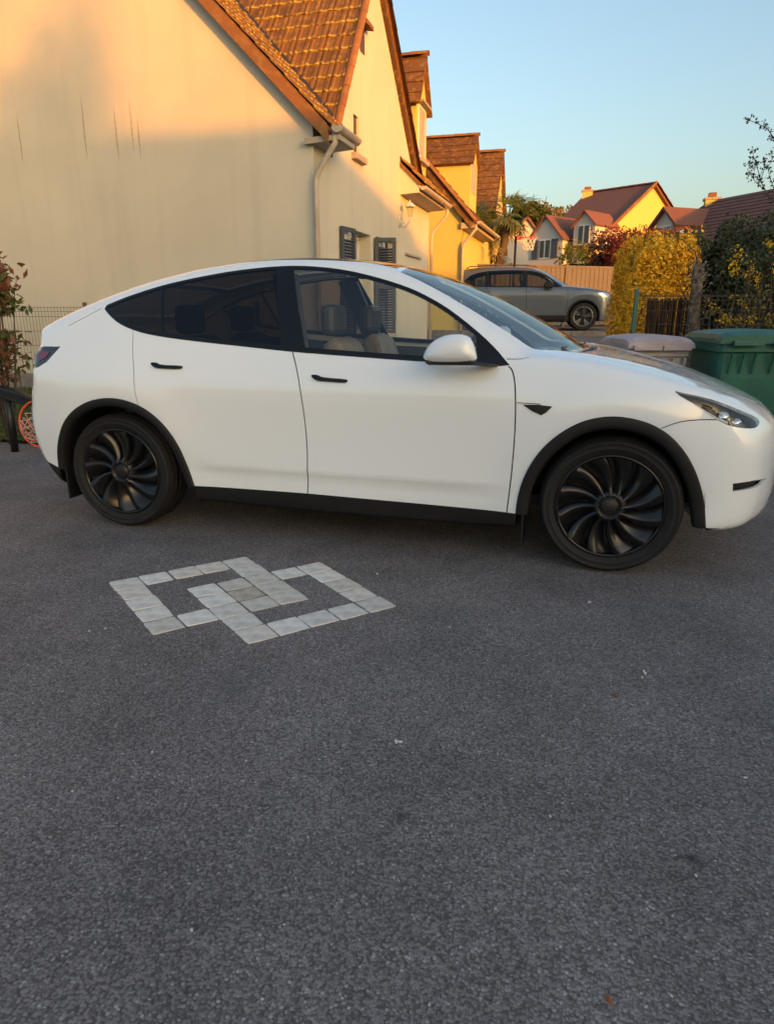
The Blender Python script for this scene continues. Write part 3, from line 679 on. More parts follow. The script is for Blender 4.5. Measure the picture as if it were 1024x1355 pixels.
        if nm in both:
            for sg in (-1, 1): O[(nm, sg)] = panel_mesh(nm, [(P, Fc, N, sg)], pm[nm], root, offs, fl, labs.get(nm))
        else: O[(nm, 0)] = panel_mesh(nm, [(P, Fc, N, 1), (P, Fc, N, -1)], pm[nm], root, offs, fl, labs.get(nm))
    # lamps
    P, Fc, N = D['headlight']
    for sg in (-1, 1):
        hl = O[('headlight', sg)]
        panel_mesh('lamp_housing', [(P, Fc, N, sg)], 'black_gloss', hl, -0.045, 0.0)
        mb = MB()
        q = B.at('y', np.array([.53, .57, .60]), np.array([.825, .80, .79])); 
        for c_, r_ in ((q[0], .030), (q[1], .026)):
            b = c_-B.grad(c_[None])[0]*.036; mb.lathe([(.001, .012), (r_*.7, .004), (r_, -.012), (r_*1.1, -.014)], 20, 'y', (0, 0, 0)) if False else None
        pr = MB()
        for (x_, z_, r_) in ((.505, .832, .030), (.578, .806, .024)):
            c_ = B.at('y', np.array([x_]), np.array([z_]))[0]; n_ = B.grad(c_[None])[0]; c_ = c_-n_*.042
            ax = Vector((n_[0], n_[1], n_[2])); rot = Vector((0, 0, 1)).rotation_difference(ax).to_matrix()
            t = MB(); t.lathe([(r_*1.15, -.006), (r_*1.1, .008), (r_*.95, .012), (r_*.7, .022), (.001, .030)], 20, 'z')
            pr.add([tuple(np.array(rot @ Vector(v))*1.0+c_) for v in t.v], t.f)
        pr.v = [(a, b*sg, c) for a, b, c in pr.v]
        if sg < 0: pr.f = [tuple(reversed(f)) for f in pr.f]
        pr.build('projector', 'chrome', hl, smooth=True)
        # light guide strip along the lower edge
        ln = dens([(0.275,0.918),(0.33,0.884),(0.398,0.846),(0.454,0.816),(0.51,0.793)], .02, False)
        c_ = B.at('y', ln[:, 0], ln[:, 1]+.008); n_ = B.grad(c_); c_ = c_-n_*.022
        t = MB(); t.tube([(a, b*sg, c) for a, b, c in c_], .006, 6); t.build('light_guide', 'frame_w', hl, smooth=True)
        # rear lamp red core
        tlo = O[('tail_light', sg)]
        u = B.at('y', *np.array([(-3.455,1.072),(-3.375,1.070),(-3.40,1.035),(-3.455,1.012)]).T); nn = B.grad(u); u = u+nn*.003
        t = MB(); t.add([(a, b*sg, c) for a, b, c in u], [(0, 1, 2, 3)] if sg > 0 else [(3, 2, 1, 0)]); t.build('red_reflector', 'red_lens', tlo)
        # door handles, slim black pads with a pivot at the rear
        for (pts, dn) in ((((-2.611,1.018),(-2.589,1.008),(-2.406,1.001)), 'rear_door'), (((-1.606,0.972),(-1.585,.962),(-1.399,0.951)), 'front_door')):
            x0, z0 = pts[0]; x2, z2 = pts[2]
            ol = smooth_line([(x0-.006, z0+.007), (x0+.03, z0+.008), (x0+.06, z0-.006), (x2-.005, z2+.010), (x2+.003, z2), (x2-.008, z2-.010), (x0+.07, z0-.026), (x0+.035, z0-.024), (x0+.012, z0-.013)], 1, True)
            q = B.at('y', ol[:, 0], ol[:, 1]); k = len(q); t = MB()
            V = [(a, (b-.004)*sg, c) for a, b, c in q]+[(a, (b+.009)*sg, c) for a, b, c in q]
            cx_, cz_ = q[:, 0].mean(), q[:, 2].mean()
            V += [(cx_+(a-cx_)*.97, (b+.013)*sg, cz_+(c-cz_)*.75) for a, b, c in q]
            fs = [(j*k+i, j*k+(i+1) % k, (j+1)*k+(i+1) % k, (j+1)*k+i) for j in (0, 1) for i in range(k)]+[tuple(range(2*k, 3*k))]
            t.add(V, fs); t.build('door_handle', 'black_gloss', O[(dn, sg)])
        # mirrors
        t = MB(); secs = []
        prof = [(-0.955,1.082),(-0.948,1.115),(-0.925,1.152),(-0.885,1.184),(-0.83,1.203),(-0.765,1.206),(-0.725,1.196),(-0.702,1.165),(-0.688,1.125),(-0.678,1.082),(-0.72,1.076),(-0.80,1.070),(-0.90,1.070)]
        prof = smooth_line(prof, 1, True); cx_, cz_ = prof.mean(0)
        for (yy, sc_, dx) in ((1.1385, .03, .03), (1.138, .2, .03), (1.133, .55, .025), (1.120, .82, .015), (1.095, .96, .005), (1.06, 1.0, 0), (1.01, .96, -.01), (.965, .82, -.02), (.945, .5, -.02)):
            secs.append([(cx_+(x-cx_)*sc_+dx, yy*sg, cz_+(z-cz_)*sc_) for x, z in prof])
        k = len(prof); V = [p for s_ in secs for p in s_]
        fs = [(j*k+i, j*k+(i+1) % k, (j+1)*k+(i+1) % k, (j+1)*k+i) for j in range(len(secs)-1) for i in range(k)]+[tuple(range(k)), tuple(range((len(secs)-1)*k, len(secs)*k))]
        t.add(V, fs); mo = t.build('mirror', 'paint', root, smooth=True, recalc=True)
        t = MB(); t.prism([(-.94,.99*sg,1.068),(-.72,.99*sg,1.074),(-.60,.86*sg,1.058),(-.60,.86*sg,1.044),(-.70,.99*sg,1.058),(-.92,.99*sg,1.056)], (0, .09*sg, 0)); t.build('mirror_foot', 'black_satin', mo)
        # arch mouldings, liners, mud flaps
        ring_band(B, ARCH_F[1:], .062, .014, 'arch_trim', 'black_plastic', root, sg, 0.0, .30)
        ring_band(B, ARCH_R[:-1], .050, .014, 'arch_trim', 'black_plastic', root, sg, -2.875, .30)
        for xa in (0.0, -2.88):
            t = MB(); n_ = 24; V = []
            for yy in (.925, .56):
                for i in range(n_+1):
                    a = math.pi*(-.02+1.04*i/n_); V.append((xa+.447*math.cos(a), yy*sg, .36+.447*math.sin(a)))
            fs = [(i, i+1, n_+2+i, n_+1+i) for i in range(n_)]
            t.add(V, fs); V2 = [(xa+.447*math.cos(math.pi*(-.02+1.04*i/n_)), .56*sg, .36+.447*math.sin(math.pi*(-.02+1.04*i/n_))) for i in range(n_+1)]
            t.add(V2, [tuple(range(n_+1))]); t.build('wheel_liner', 'black_plastic', root)
        for (xa, zt) in ((-.425, .34), (-3.30, .36)):
            zf_ = .10 if xa > -1 else .15; t = MB(); t.prism([(xa, .72*sg, zf_), (xa, .925*sg, zf_), (xa, .93*sg, zt), (xa, .72*sg, zt)], (-.012, 0, 0)); t.build('mud_flap', 'black_plastic', root, bevel=.003)
    place_wheels(root, .356, .268, .255, .8185, 2.89, 'turbine', dict(tyre='rubber', barrel='barrel', blade='wheel_black', lip='wheel_black', hub='black_satin'), (0.12, .2, 0.3, .1))
    # cabin
    t = MB(); t.box((-3.2, -.80, .30), (-.25, .80, .36)); t.build('cabin_floor', 'black_plastic', root)
    t = MB(); t.prism([(-.30, -.74, .72), (-.22, -.74, 1.03), (-.45, -.74, 1.05), (-.72, -.74, .98), (-.74, -.74, .90), (-.60, -.74, .70)], (0, 1.48, 0)); t.build('dashboard', 'seat', root, bevel=.02)
    t = MB(); t.box((-.80, -.19, .93), (-.785, .19, 1.14)); t.build('centre_screen', 'screen', root, bevel=.006)
    t = MB(); ring = [(-.93+.03*math.sin(a)*.9, .38+.175*math.cos(a), 1.0+.175*math.sin(a)) for a in [2*math.pi*i/32 for i in range(33)]]
    t.tube(ring, .015, 8); t.tube([(-.92, .22, 1.0), (-.90, .38, .99), (-.92, .54, 1.0)], .013, 6); t.tube([(-.90, .38, .99), (-.70, .38, .93)], .03, 8); t.build('steering_wheel', 'seat', root, smooth=True)
    def seat(x, y, w, lean=.30):
        s_ = MB(); prof = [(0, .0), (.05, .28), (.10, .52), (.13, .62)]
        pts = []
        for i, (d_, h_) in enumerate(prof): pass
        V = []; fs = []
        rows = [(-.50, .50, 1.0), (-.48, .62, 1.0), (-.10, .60, 1.0), (0.02, .66, .98), (-.06, .90, .98), (-.14, 1.12, .86), (-.18, 1.19, .62), (-.27, 1.17, .60), (-.25, .95, .9), (-.16, .62, 1.0), (-.08, .46, 1.0)]
        rows = [(.48, .48), (.52, .58), (.10, .57), (.04, .62), (-.06, .88), (-.14, 1.12), (-.20, 1.16), (-.26, 1.12), (-.20, .86), (-.10, .50), (.0, .46)]
        wd = [.96, .98, 1, 1, 1, .80, .66, .70, .95, 1, 1]
        k = len(rows)
        for v in (-1, -.9, -.6, 0, .6, .9, 1):
            for (a, b), q in zip(rows, wd):
                pull = 1.0 if abs(v) < .95 else .93
                ca, cb = -.02, .72
                V.append((x+ca+(a-ca)*pull, y+v*w/2*q, cb+(b-cb)*pull))
        fs = [(j*k+i, j*k+(i+1) % k, (j+1)*k+(i+1) % k, (j+1)*k+i) for j in range(6) for i in range(k)]+[tuple(range(k)), tuple(range(6*k, 7*k))]
        s_.add(V, fs); so = s_.build('seat', 'tan' if x > -2 else 'seat', root, smooth=True, recalc=True)
        h_ = MB(); h_.box((x-.30, y-.125, 1.17), (x-.20, y+.125, 1.35)); h_.build('headrest', 'seat', so, bevel=.035)
    seat(-1.42, -.38, .52); seat(-1.42, .38, .52); seat(-2.42, -.36, .62); seat(-2.42, .36, .62)
    for sg in (-1, 1):
        t = MB(); t.prism([(-.5, .80*sg, .36), (-.5, .80*sg, 1.02), (-1.7, .80*sg, 1.06), (-2.9, .80*sg, 1.13), (-2.9, .80*sg, .36)], (0, -.03*sg, 0)); t.build('door_card', 'seat', root)
        t = MB(); t.prism([(-1.68, .80*sg, 1.06), (-1.82, .80*sg, 1.06), (-1.97, .585*sg, 1.52), (-1.83, .585*sg, 1.52)], (0, -.05*sg, 0)); t.build('pillar_lining', 'seat', root)
    t = MB(); wv = [(-.30, -.50, 1.118), (-.21, -.10, 1.12), (-.19, .35, 1.11)]; t.tube(wv, .008, 6); t.tube([(-.27, -.62, 1.10), (-.30, -.50, 1.118)], .011, 6); t.build('wiper', 'black_satin', root)
    return root
white_car()
# ================================================================ houses
def roof_tile_mesh(w, l, t=0.018):
    """one interlocking clay tile: lies on local x (width) / y (up the slope), nose at y=0"""
    mb = MB(); pr = [(-.5, 0), (-.42, .016), (-.30, .016), (-.22, .002), (.10, .002), (.20, .014), (.36, .014), (.44, .004), (.5, .004)]
    k = len(pr); V = []
    for (y, dz) in ((0.0, t), (l*1.12, 0.0)):
        for a, b in pr: V.append((a*w, y, b+dz))
    V += [(a*w, 0.0, b) for a, b in pr]
    fs = [(i, i+1, k+i+1, k+i) for i in range(k-1)]+[(2*k+i, 2*k+i+1, i+1, i) for i in range(k-1)]
    mb.add(V, fs); return mb
TILE_ME = {}
def tile_mesh(w, l, m='tile_laid'):
    key = (w, l, m)
    if key not in TILE_ME:
        o = roof_tile_mesh(w, l).build('tile', m); TILE_ME[key] = o.data; bpy.data.objects.remove(o)
    return TILE_ME[key]
def lay_tiles(parent, org, along, up, n_cols, n_rows, w, l, keep=None, m='tile_laid', name='tile'):
    """tiles as parts: org is the lower corner, along/up unit vectors in the roof plane"""
    me = tile_mesh(w, l, m); a, u = Vector(along).normalized(), Vector(up).normalized(); nrm = a.cross(u).normalized()
    rot = Matrix((a, u, nrm)).transposed().to_euler()
    o = Vector(org)
    for j in range(n_rows):
        for i in range(n_cols):
            p = o+a*(w*(i+.5))+u*(l*j)
            if keep and not keep(p): continue
            tl = child(name, me, parent, p+nrm*(.004+rng.uniform(0, .004)), rot)
            tl.rotation_euler.rotate_axis('Z', rng.uniform(-.008, .008))
def courses(parent, org, along, up, width, n_rows, l, m='tile', name='tile_courses', th=.03):
    """stepped courses in one part, for roofs too far off to tell tile from tile"""
    a, u = Vector(along).normalized(), Vector(up).normalized(); n_ = a.cross(u).normalized(); o = Vector(org); mb = MB()
    for j in range(n_rows):
        p = o+u*(l*j)
        x0 = 0.0; 
        while x0 < width-1e-6:
            x1 = min(width, x0+.30); h = th*rng.uniform(.85, 1.15)
            q = [p+a*x0, p+a*x1, p+a*x1+n_*h, p+a*x0+n_*h, p+a*x0+u*l*1.02+n_*.004, p+a*x1+u*l*1.02+n_*.004]
            mb.add(q, [(0, 1, 2, 3), (3, 2, 5, 4)]); x0 = x1
    o_ = mb.build(name, m, parent); o_['kind'] = 'stuff'; return o_
def slab(parent, name, pts, t, m, bevel=0):
    p = [Vector(q) for q in pts]; n_ = (p[1]-p[0]).cross(p[2]-p[0]).normalized()
    if n_.z < 0: n_ = -n_
    mb = MB(); mb.prism(p, -n_*t); return mb.build(name, m, parent)
def rounds(parent, a, b, name='ridge_tile', r=.11, m='ridge', step=.36):
    """row of half-round cover tiles from a to b, each one a part"""
    a, b = Vector(a), Vector(b); L = (b-a).length; n_ = max(1, int(round(L/step))); d = (b-a).normalized()
    mb = MB(); k = 8; V = []
    for (x, rr) in ((0, r*1.06), (L/n_*1.04, r*.94)):
        for i in range(k+1):
            t = math.pi*(i/k); V.append((x, rr*math.cos(t), rr*math.sin(t)*.8))
    V += [(0, r*1.06*.8*math.cos(math.pi*i/k), r*.8*.8*math.sin(math.pi*i/k)-.01) for i in range(k+1)]
    mb.add(V, [(i+1, i, k+1+i, k+2+i) for i in range(k)]+[(2*k+2+i+1, 2*k+2+i, i, i+1) for i in range(k)])
    o = mb.build(name, m, None, smooth=False); me = o.data; bpy.data.objects.remove(o)
    rot = Matrix.Identity(3); side = Vector((0, 0, 1)).cross(d).normalized(); up = d.cross(side)
    e = Matrix((d, side, up)).transposed().to_euler()
    for i in range(n_): child(name, me, parent, a+d*(L*i/n_), e)
def downpipe(parent, x, y, z0, z1, reach, name='downpipe'):
    t = MB(); r = .037
    t.tube([(x+reach, y, z1), (x+reach, y, z1-.13), (x+reach*.85, y, z1-.20), (x+.10, y, z1-.46), (x+.07, y, z1-.56), (x+.07, y, z0)], r, 12)
    o = t.build(name, 'zinc', parent, smooth=True)
    for z in np.arange(z0+.6, z1-.6, 1.25):
        c = MB(); c.lathe([(r+.004, z-.02), (r+.010, z-.015), (r+.010, z+.015), (r+.004, z+.02)], 14, 'z', (x+.07, y, 0)); c.box((x-.005, y-.015, z-.012), (x+.07, y+.015, z+.012)); c.build('pipe_clip', 'zinc', o)
    return o
def halfgutter(parent, a, b, r=.075, name='gutter'):
    a, b = Vector(a), Vector(b); d = (b-a).normalized(); s_ = d.cross(Vector((0, 0, 1))).normalized(); k = 10; V = []
    for rr in (r, r-.006):
        for p in (a, b):
            for i in range(k+1):
                t = math.pi+math.pi*i/k; V.append(p+s_*(rr*math.cos(t))+Vector((0, 0, rr*math.sin(t))))
    n_ = k+1; fs = [(i, i+1, n_+i+1, n_+i) for i in range(k)]+[(2*n_+i+1, 2*n_+i, 3*n_+i, 3*n_+i+1) for i in range(k)]
    fs += [(0, n_, 3*n_, 2*n_), (k, 2*n_+k, 3*n_+k, n_+k)]+[tuple(range(0, n_)), tuple(range(2*n_-1, n_-1, -1))]
    mb = MB(); mb.add(V, fs); return mb.build(name, 'zinc', parent, smooth=False)

M['brownframe'] = mat('brown_frame', (.075, .045, .025), .6)
XW = -3.55                                             # plane of the street-side walls of the first house
def first_house():
    root = empty('gable_house', (XW, 9.0, 0), label='cream rendered house whose big blank gable wall rises behind the white car', cat='house')
    C = Vector((XW, 9.0, 0)); Lc = lambda x, y, z: (x-C.x, y-C.y, z)
    # front gable wall: rake z = 0.25 - x - 0.17
    zr = lambda x: -x+.06
    mb = MB(); t = .3
    mb.prism([Lc(-18.5, 9, 0), Lc(XW, 9, 0), Lc(XW, 9, zr(XW)), Lc(-11, 9, zr(-11)), Lc(-18.5, 9, zr(-11)-7.5)], (0, t, 0)); mb.build('wall', 'wall', root)
    # street side wall with its own gable, with openings: two doors/windows below, a slit window above
    ys = [9.3, 10.43, 11.42, 12.42, 13.08, 15.75]; zt = 2.50; zb = .35
    g = lambda y: min(3.82+1.425*(y-9.74), 6.02-.933*(y-12.1))
    mb = MB(); X0 = XW-t
    def rect(y0, y1, z0, z1): mb.box(Lc(X0, y0, z0), Lc(XW, y1, z1))
    rect(9.3, 10.43, 0, 3.55); rect(11.42, 12.42, 0, 3.55); rect(13.08, 15.75, 0, 3.55)
    rect(10.43, 11.42, 0, .95); rect(10.43, 11.42, zt, 3.55); rect(12.42, 13.08, 0, .3); rect(12.42, 13.08, zt+.06, 3.55)
    def up(pts): mb.prism([Lc(X0, y, z) for y, z in pts], (t, 0, 0))
    up([(9.60, 3.55), (10.62, 3.55), (10.62, g(10.62)-.05), (9.60, g(9.60)-.05)]); up([(10.62, 4.08), (10.86, 4.08), (10.86, g(10.86)-.05), (10.62, g(10.62)-.05)])
    up([(10.86, 3.55), (14.6, 3.55), (14.6, g(14.6)-.05), (11.63, g(11.63)-.05), (10.86, g(10.86)-.05)])
    mb.build('wall', 'wall', root)
    mb = MB(); mb.box(Lc(-17, 15.45, 0), Lc(XW-.3, 15.75, 3.5)); mb.build('wall', 'wall', root)
    # reveals, panes
    for (y0, y1, z0, z1, nm) in ((10.43, 11.42, .95, zt, 'window'), (12.42, 13.08, .3, zt+.06, 'window'), ):
        f = MB(); d = XW-.20; w = .06 if y1-y0 > .4 else .03
        for a in ((y0, y0+w, z0, z1), (y1-w, y1, z0, z1), (y0+w, y1-w, z0, z0+w), (y0+w, y1-w, z1-w, z1)): f.box(Lc(d-.05, a[0], a[2]), Lc(d, a[1], a[3]))
        if y1-y0 > .8: ym = (y0+y1)/2; f.box(Lc(d-.05, ym-.05, z0+w), Lc(d, ym+.05, z1-w))
        fo = f.build(nm, 'frame_w', root); p = MB(); p.box(Lc(d-.035, y0+w, z0+w), Lc(d-.03, y1-w, z1-w)); p.build('pane', 'winglass', fo)
    f = MB(); f.box(Lc(XW-.12, 10.62, 3.55), Lc(XW-.035, 10.86, 4.08)); f.build('window', 'brownframe', root)
    # stone sill + pot on the slit window
    s_ = MB(); s_.box(Lc(XW-.1, 10.50, 3.46), Lc(XW+.09, 11.02, 3.55)); s_.build('window_sill', 'stone', root, bevel=.01)
    s_ = MB(); s_.box(Lc(XW-.12, 10.40, .87), Lc(XW+.06, 11.45, .95)); s_.build('window_sill', 'stone', root, bevel=.01)
    s_ = MB(); s_.box(Lc(XW-.02, 13.66, 2.36), Lc(XW+.05, 14.9, 2.40)); s_.build('string_ledge', 'stone', root)
    # louvred shutters, folded open
    def shutter(y0, y1, z0, z1, ang):
        W_ = y1-y0; so = MB(); w = .06; th = .035
        for a in ((0, w, 0, z1-z0), (W_-w, W_, 0, z1-z0), (w, W_-w, 0, w), (w, W_-w, z1-z0-w, z1-z0), (w, W_-w, (z1-z0)*.5-.03, (z1-z0)*.5+.03)): so.box((0, a[0], a[2]), (th, a[1], a[3]))
        ob = so.build('shutter', 'shutter', root, loc=Lc(XW+.02, y0, z0)); ob.rotation_euler = (0, 0, ang)
        sl = MB(); sl.prism([(.004, w, 0), (.030, w, .022), (.026, w, .034), (.0, w, .012)], (0, W_-2*w, 0)); me = None
        n_ = int((z1-z0-.2)/.042)
        for i in range(n_):
            zz = w+.01+i*.042
            if abs(zz+.02-(z1-z0)*.5) < .045 or zz > z1-z0-w-.03: continue
            if me is None: o2 = sl.build('slat', 'shutter', ob); o2.location = (0, 0, zz); me = o2.data
            else: child('slat', me, ob, (0, 0, zz))
    shutter(9.90, 10.32, .95, zt-.02, -.16); shutter(11.60, 11.95, .95, zt-.02, -1.30); shutter(11.64, 12.12, .95, zt, -.10)
    # coach lamp on a scrolled bracket
    L_ = MB(); yb, zb_ = 13.24, 2.93
    L_.box(Lc(XW, yb-.03, zb_-.12), Lc(XW+.02, yb+.03, zb_+.10)); L_.tube([Lc(XW+.01, yb, zb_-.08), Lc(XW+.10, yb, zb_-.12), Lc(XW+.20, yb, zb_-.02), Lc(XW+.20, yb, zb_+.05)], .012, 8)
    L_.tube([Lc(XW+.01, yb, zb_+.05), Lc(XW+.07, yb, zb_+.02), Lc(XW+.09, yb, zb_-.04), Lc(XW+.05, yb, zb_-.07)], .008, 6)
    lo = L_.build('wall_lamp', 'metal_w', root, smooth=True)
    b = MB(); b.lathe([(.03, 0), (.045, .01), (.075, .17), (.09, .175)], 6, 'z', Lc(XW+.20, yb, zb_+.05)); b.build('lantern_glass', glassmat('lantern_glass', (.8, .85, .8)), lo)
    b = MB(); b.lathe([(.10, .0), (.095, .02), (.05, .07), (.012, .09), (.012, .12), (.001, .125)], 6, 'z', Lc(XW+.20, yb, zb_+.225)); b.build('lantern_cap', 'metal_w', lo)
    # roofs: the front gable's right slope and the main slope facing the drive meet in a valley
    k1 = 1.425; su = math.hypot(1, k1)
    mz = lambda y: 3.82+k1*(y-9.74)
    slab(root, 'roof', [Lc(XW+.07, 9.42, mz(9.42)-.02), Lc(-12, 9.42, mz(9.42)-.02), Lc(-12, 11.64, mz(11.64)-.02), Lc(XW+.07, 11.64, mz(11.64)-.02)], .10, 'tile')
    slab(root, 'roof', [Lc(XW+.07, 14.62, 3.655), Lc(-12, 14.62, 3.655), Lc(-12, 11.65, 6.425), Lc(XW+.07, 11.65, 6.425)], .10, 'tile')
    slab(root, 'roof', [Lc(-3.19, 8.84, 3.40), Lc(-3.19, 14.2, 3.40), Lc(-11, 14.2, 11.21), Lc(-11, 8.84, 11.21)], .10, 'tile') if False else None
    # right slope: only between the verge and the valley (a triangle in plan)
    sl = lambda x: .25-x-.02
    yv = lambda x: 9.74+(sl(x)-3.82)/k1
    slab(root, 'roof', [Lc(-3.30, 8.86, sl(-3.30)), Lc(-3.30, max(yv(-3.3), 9.45), sl(-3.30)), Lc(-6.6, yv(-6.6), sl(-6.6)), Lc(-6.6, 8.86, sl(-6.6))], .10, 'tile')
    lay_tiles(root, Lc(-6.48, 9.40, mz(9.40)), (1, 0, 0), (0, 1/su, k1/su), 13, 13, .232, .262, keep=lambda p: (p.y+C.y) > yv(p.x+C.x)-.30 and p.x+C.x < XW+.10 and p.z < 6.3)
    r2 = math.sqrt(.5)
    lay_tiles(root, Lc(-3.28, 8.85, sl(-3.28)+.01), (0, 1, 0), (-r2, 0, r2), 12, 17, .232, .262, keep=lambda p: p.y+C.y < yv(p.x+C.x)+.06)
    # verge boards and cover tiles
    slab(root, 'verge_board', [Lc(-3.32, 8.845, sl(-3.32)-.06), Lc(-11, 8.845, sl(-11)-.06), Lc(-11, 8.845, sl(-11)-.22), Lc(-3.32, 8.845, sl(-3.32)-.22)], .03, 'ridge') if False else None
    vb = MB(); vb.prism([Lc(-3.30, 8.85, sl(-3.30)-.02), Lc(-11, 8.85, sl(-11)-.02), Lc(-11, 8.85, sl(-11)-.20), Lc(-3.30, 8.85, sl(-3.30)-.20)], (0, .15, 0)); vb.build('verge_board', 'ridge', root)
    vt = MB(); 
    for (p0, p1) in (((XW+.10, 9.42, mz(9.42)+.02), (XW+.10, 11.64, mz(11.64)+.02)), ((XW+.10, 14.62, 3.69), (XW+.10, 11.66, 6.46))): rounds(root, Lc(*p0), Lc(*p1), 'verge_tile', .06)
    rounds(root, Lc(-12, 11.645, 6.47), Lc(XW+.1, 11.645, 6.47), 'ridge_tile', .12)
    # black valley lead
    vl = [Vector(Lc(x, yv(x), sl(x)+.035)) for x in np.linspace(-3.4, -6.6, 18)]
    v_ = MB()
    for a, b in zip(vl[:-1], vl[1:]):
        v_.add([a+Vector((.05, .0, .015)), b+Vector((.05, 0, .015)), b+Vector((-.03, 0, .03)), a+Vector((-.03, 0, .03))], [(0, 1, 2, 3)])
    v_.build('valley_lead', mat('lead', (.03, .03, .032), .6), root)
    # corner: boxed eave end, gutter stub, downpipe
    s_ = MB(); s_.prism([Lc(XW-.08, 8.90, 3.33), Lc(-3.16, 8.90, 3.36), Lc(-3.16, 8.90, 3.42), Lc(XW-.08, 8.90, 3.40)], (0, .60, 0)); s_.build('eave_board', 'soffit', root)
    halfgutter(root, Lc(-3.17, 8.84, 3.50), Lc(-3.17, 9.62, 3.50))
    downpipe(root, -.02, -.07, 0, 3.46, .34)
    # rear part: eave box, tile edge, gutter, second downpipe
    y0, y1 = 13.3, 15.7
    s_ = MB(); s_.prism([Lc(XW, y0, 3.38), Lc(XW+.36, y0, 3.40), Lc(XW+.36, y0, 3.53), Lc(XW, y0, 3.58)], (0, y1-y0, 0)); s_.build('eave_box', 'soffit', root)
    slab(root, 'roof', [Lc(XW+.40, y0-.06, 3.55), Lc(XW+.40, y1+.04, 3.55), Lc(-7.5, y1+.04, 3.55+4.35*.95), Lc(-7.5, y0-.06, 3.55+4.35*.95)], .05, 'tile')
    s2 = math.hypot(1, .95)
    lay_tiles(root, Lc(XW+.43, y0-.05, 3.57), (0, 1, 0), (-1/s2, 0, .95/s2), 11, 4, .225, .27)
    e_ = MB(); e_.prism([Lc(XW, y0-.03, 3.38), Lc(XW+.36, y0-.03, 3.40), Lc(XW+.37, y0-.03, 3.52), Lc(XW, y0-.03, 3.87)], (0, .06, 0)); e_.build('eave_end', 'wall', root)
    halfgutter(root, Lc(XW+.44, y0-.05, 3.50), Lc(XW+.44, y1+.05, 3.50), .065)
    downpipe(root, 0.0, 6.72, 0, 3.44, .40)
    # dormer: cheek towards the drive, small gable over the street
    xd = XW-.02; d0, d1 = 14.54, 15.44; ze, za = 5.36, 6.10
    m_ = MB(); m_.prism([Lc(xd, d0, 3.7), Lc(xd, d1, 3.7), Lc(xd, d1, ze), Lc(xd, (d0+d1)/2, za-.04), Lc(xd, d0, ze)], (-1.9, 0, 0)); dm = m_.build('dormer', 'wall_b', root)
    yc = (d0+d1)/2; kk = (za-ze)/(yc-d0); su2 = math.hypot(1, kk)
    for sgn in (-1, 1):
        ya = yc+sgn*(yc-d0+.12); zz = za-(yc-d0+.12)*kk
        slab(dm, 'dormer_roof', [Lc(xd+.10, ya, zz+.02), Lc(xd-2.0, ya, zz+.02), Lc(xd-2.0, yc, za+.02), Lc(xd+.10, yc, za+.02)], .05, 'tile')
    courses(dm, Lc(xd-2.0, d0-.14, za-(yc-d0+.14)*kk+.03), (1, 0, 0), (0, 1/su2, kk/su2), 2.1, 4, .245, 'tile')
    rounds(dm, Lc(xd-2.0, yc, za+.04), Lc(xd+.12, yc, za+.04), 'ridge_tile', .09)
    w_ = MB(); w_.box(Lc(xd-.02, d0+.16, 4.28), Lc(xd+.012, d1-.16, 5.25)); wf = w_.build('window', 'frame_w', dm); w_ = MB(); w_.box(Lc(xd, d0+.22, 4.34), Lc(xd+.016, d1-.22, 5.19)); w_.build('roller_blind', 'soffit', wf)
    w_ = MB(); w_.box(Lc(xd, d0+.10, 5.25), Lc(xd+.12, d1-.10, 5.29)); w_.build('lintel', 'stone', dm); w_ = MB(); w_.box(Lc(xd, d0+.12, 4.20), Lc(xd+.10, d1-.12, 4.27)); w_.build('window_sill', 'stone', dm)
    # upper window with a stone head on the street gable
    w_ = MB(); w_.box(Lc(XW-.02, 10.96, 4.98), Lc(XW+.012, 11.16, 5.32)); w_.build('window', 'brownframe', root); w_ = MB(); w_.prism([Lc(XW, 10.90, 5.32), Lc(XW+.13, 10.90, 5.30), Lc(XW+.13, 10.90, 5.36), Lc(XW, 10.90, 5.42)], (0, .34, 0)); w_.build('lintel', 'ridge', root)
    # rain streaks: dark algae runs on the blank gable
    for (x, z0, z1) in ((-8.02, 3.35, 4.02), (-6.93, 3.35, 4.15), (-6.42, 3.30, 3.98), (-6.17, 3.4, 4.05), (-6.07, 3.3, 3.85)):
        pts = []
        n_ = 10
        for i in range(n_+1):
            zz = z0+(z1-z0)*i/n_; ww = .011*math.sin(math.pi*(i+.3)/(n_+.6))*rng.uniform(.7, 1.2); pts.append((x+rng.uniform(-.004, .004), zz, ww))
        m_ = MB(); V = [Lc(a-w, 8.997, b) for a, b, w in pts]+[Lc(a+w, 8.997, b) for a, b, w in pts]; k = n_+1
        m_.add(V, [(i, k+i, k+i+1, i+1) for i in range(n_)]); m_.build('stain', 'streak', root)
    return root
M['streak'] = mat('algae_streak', (.50, .435, .31), .95, var=.3, vscale=30)
first_house()

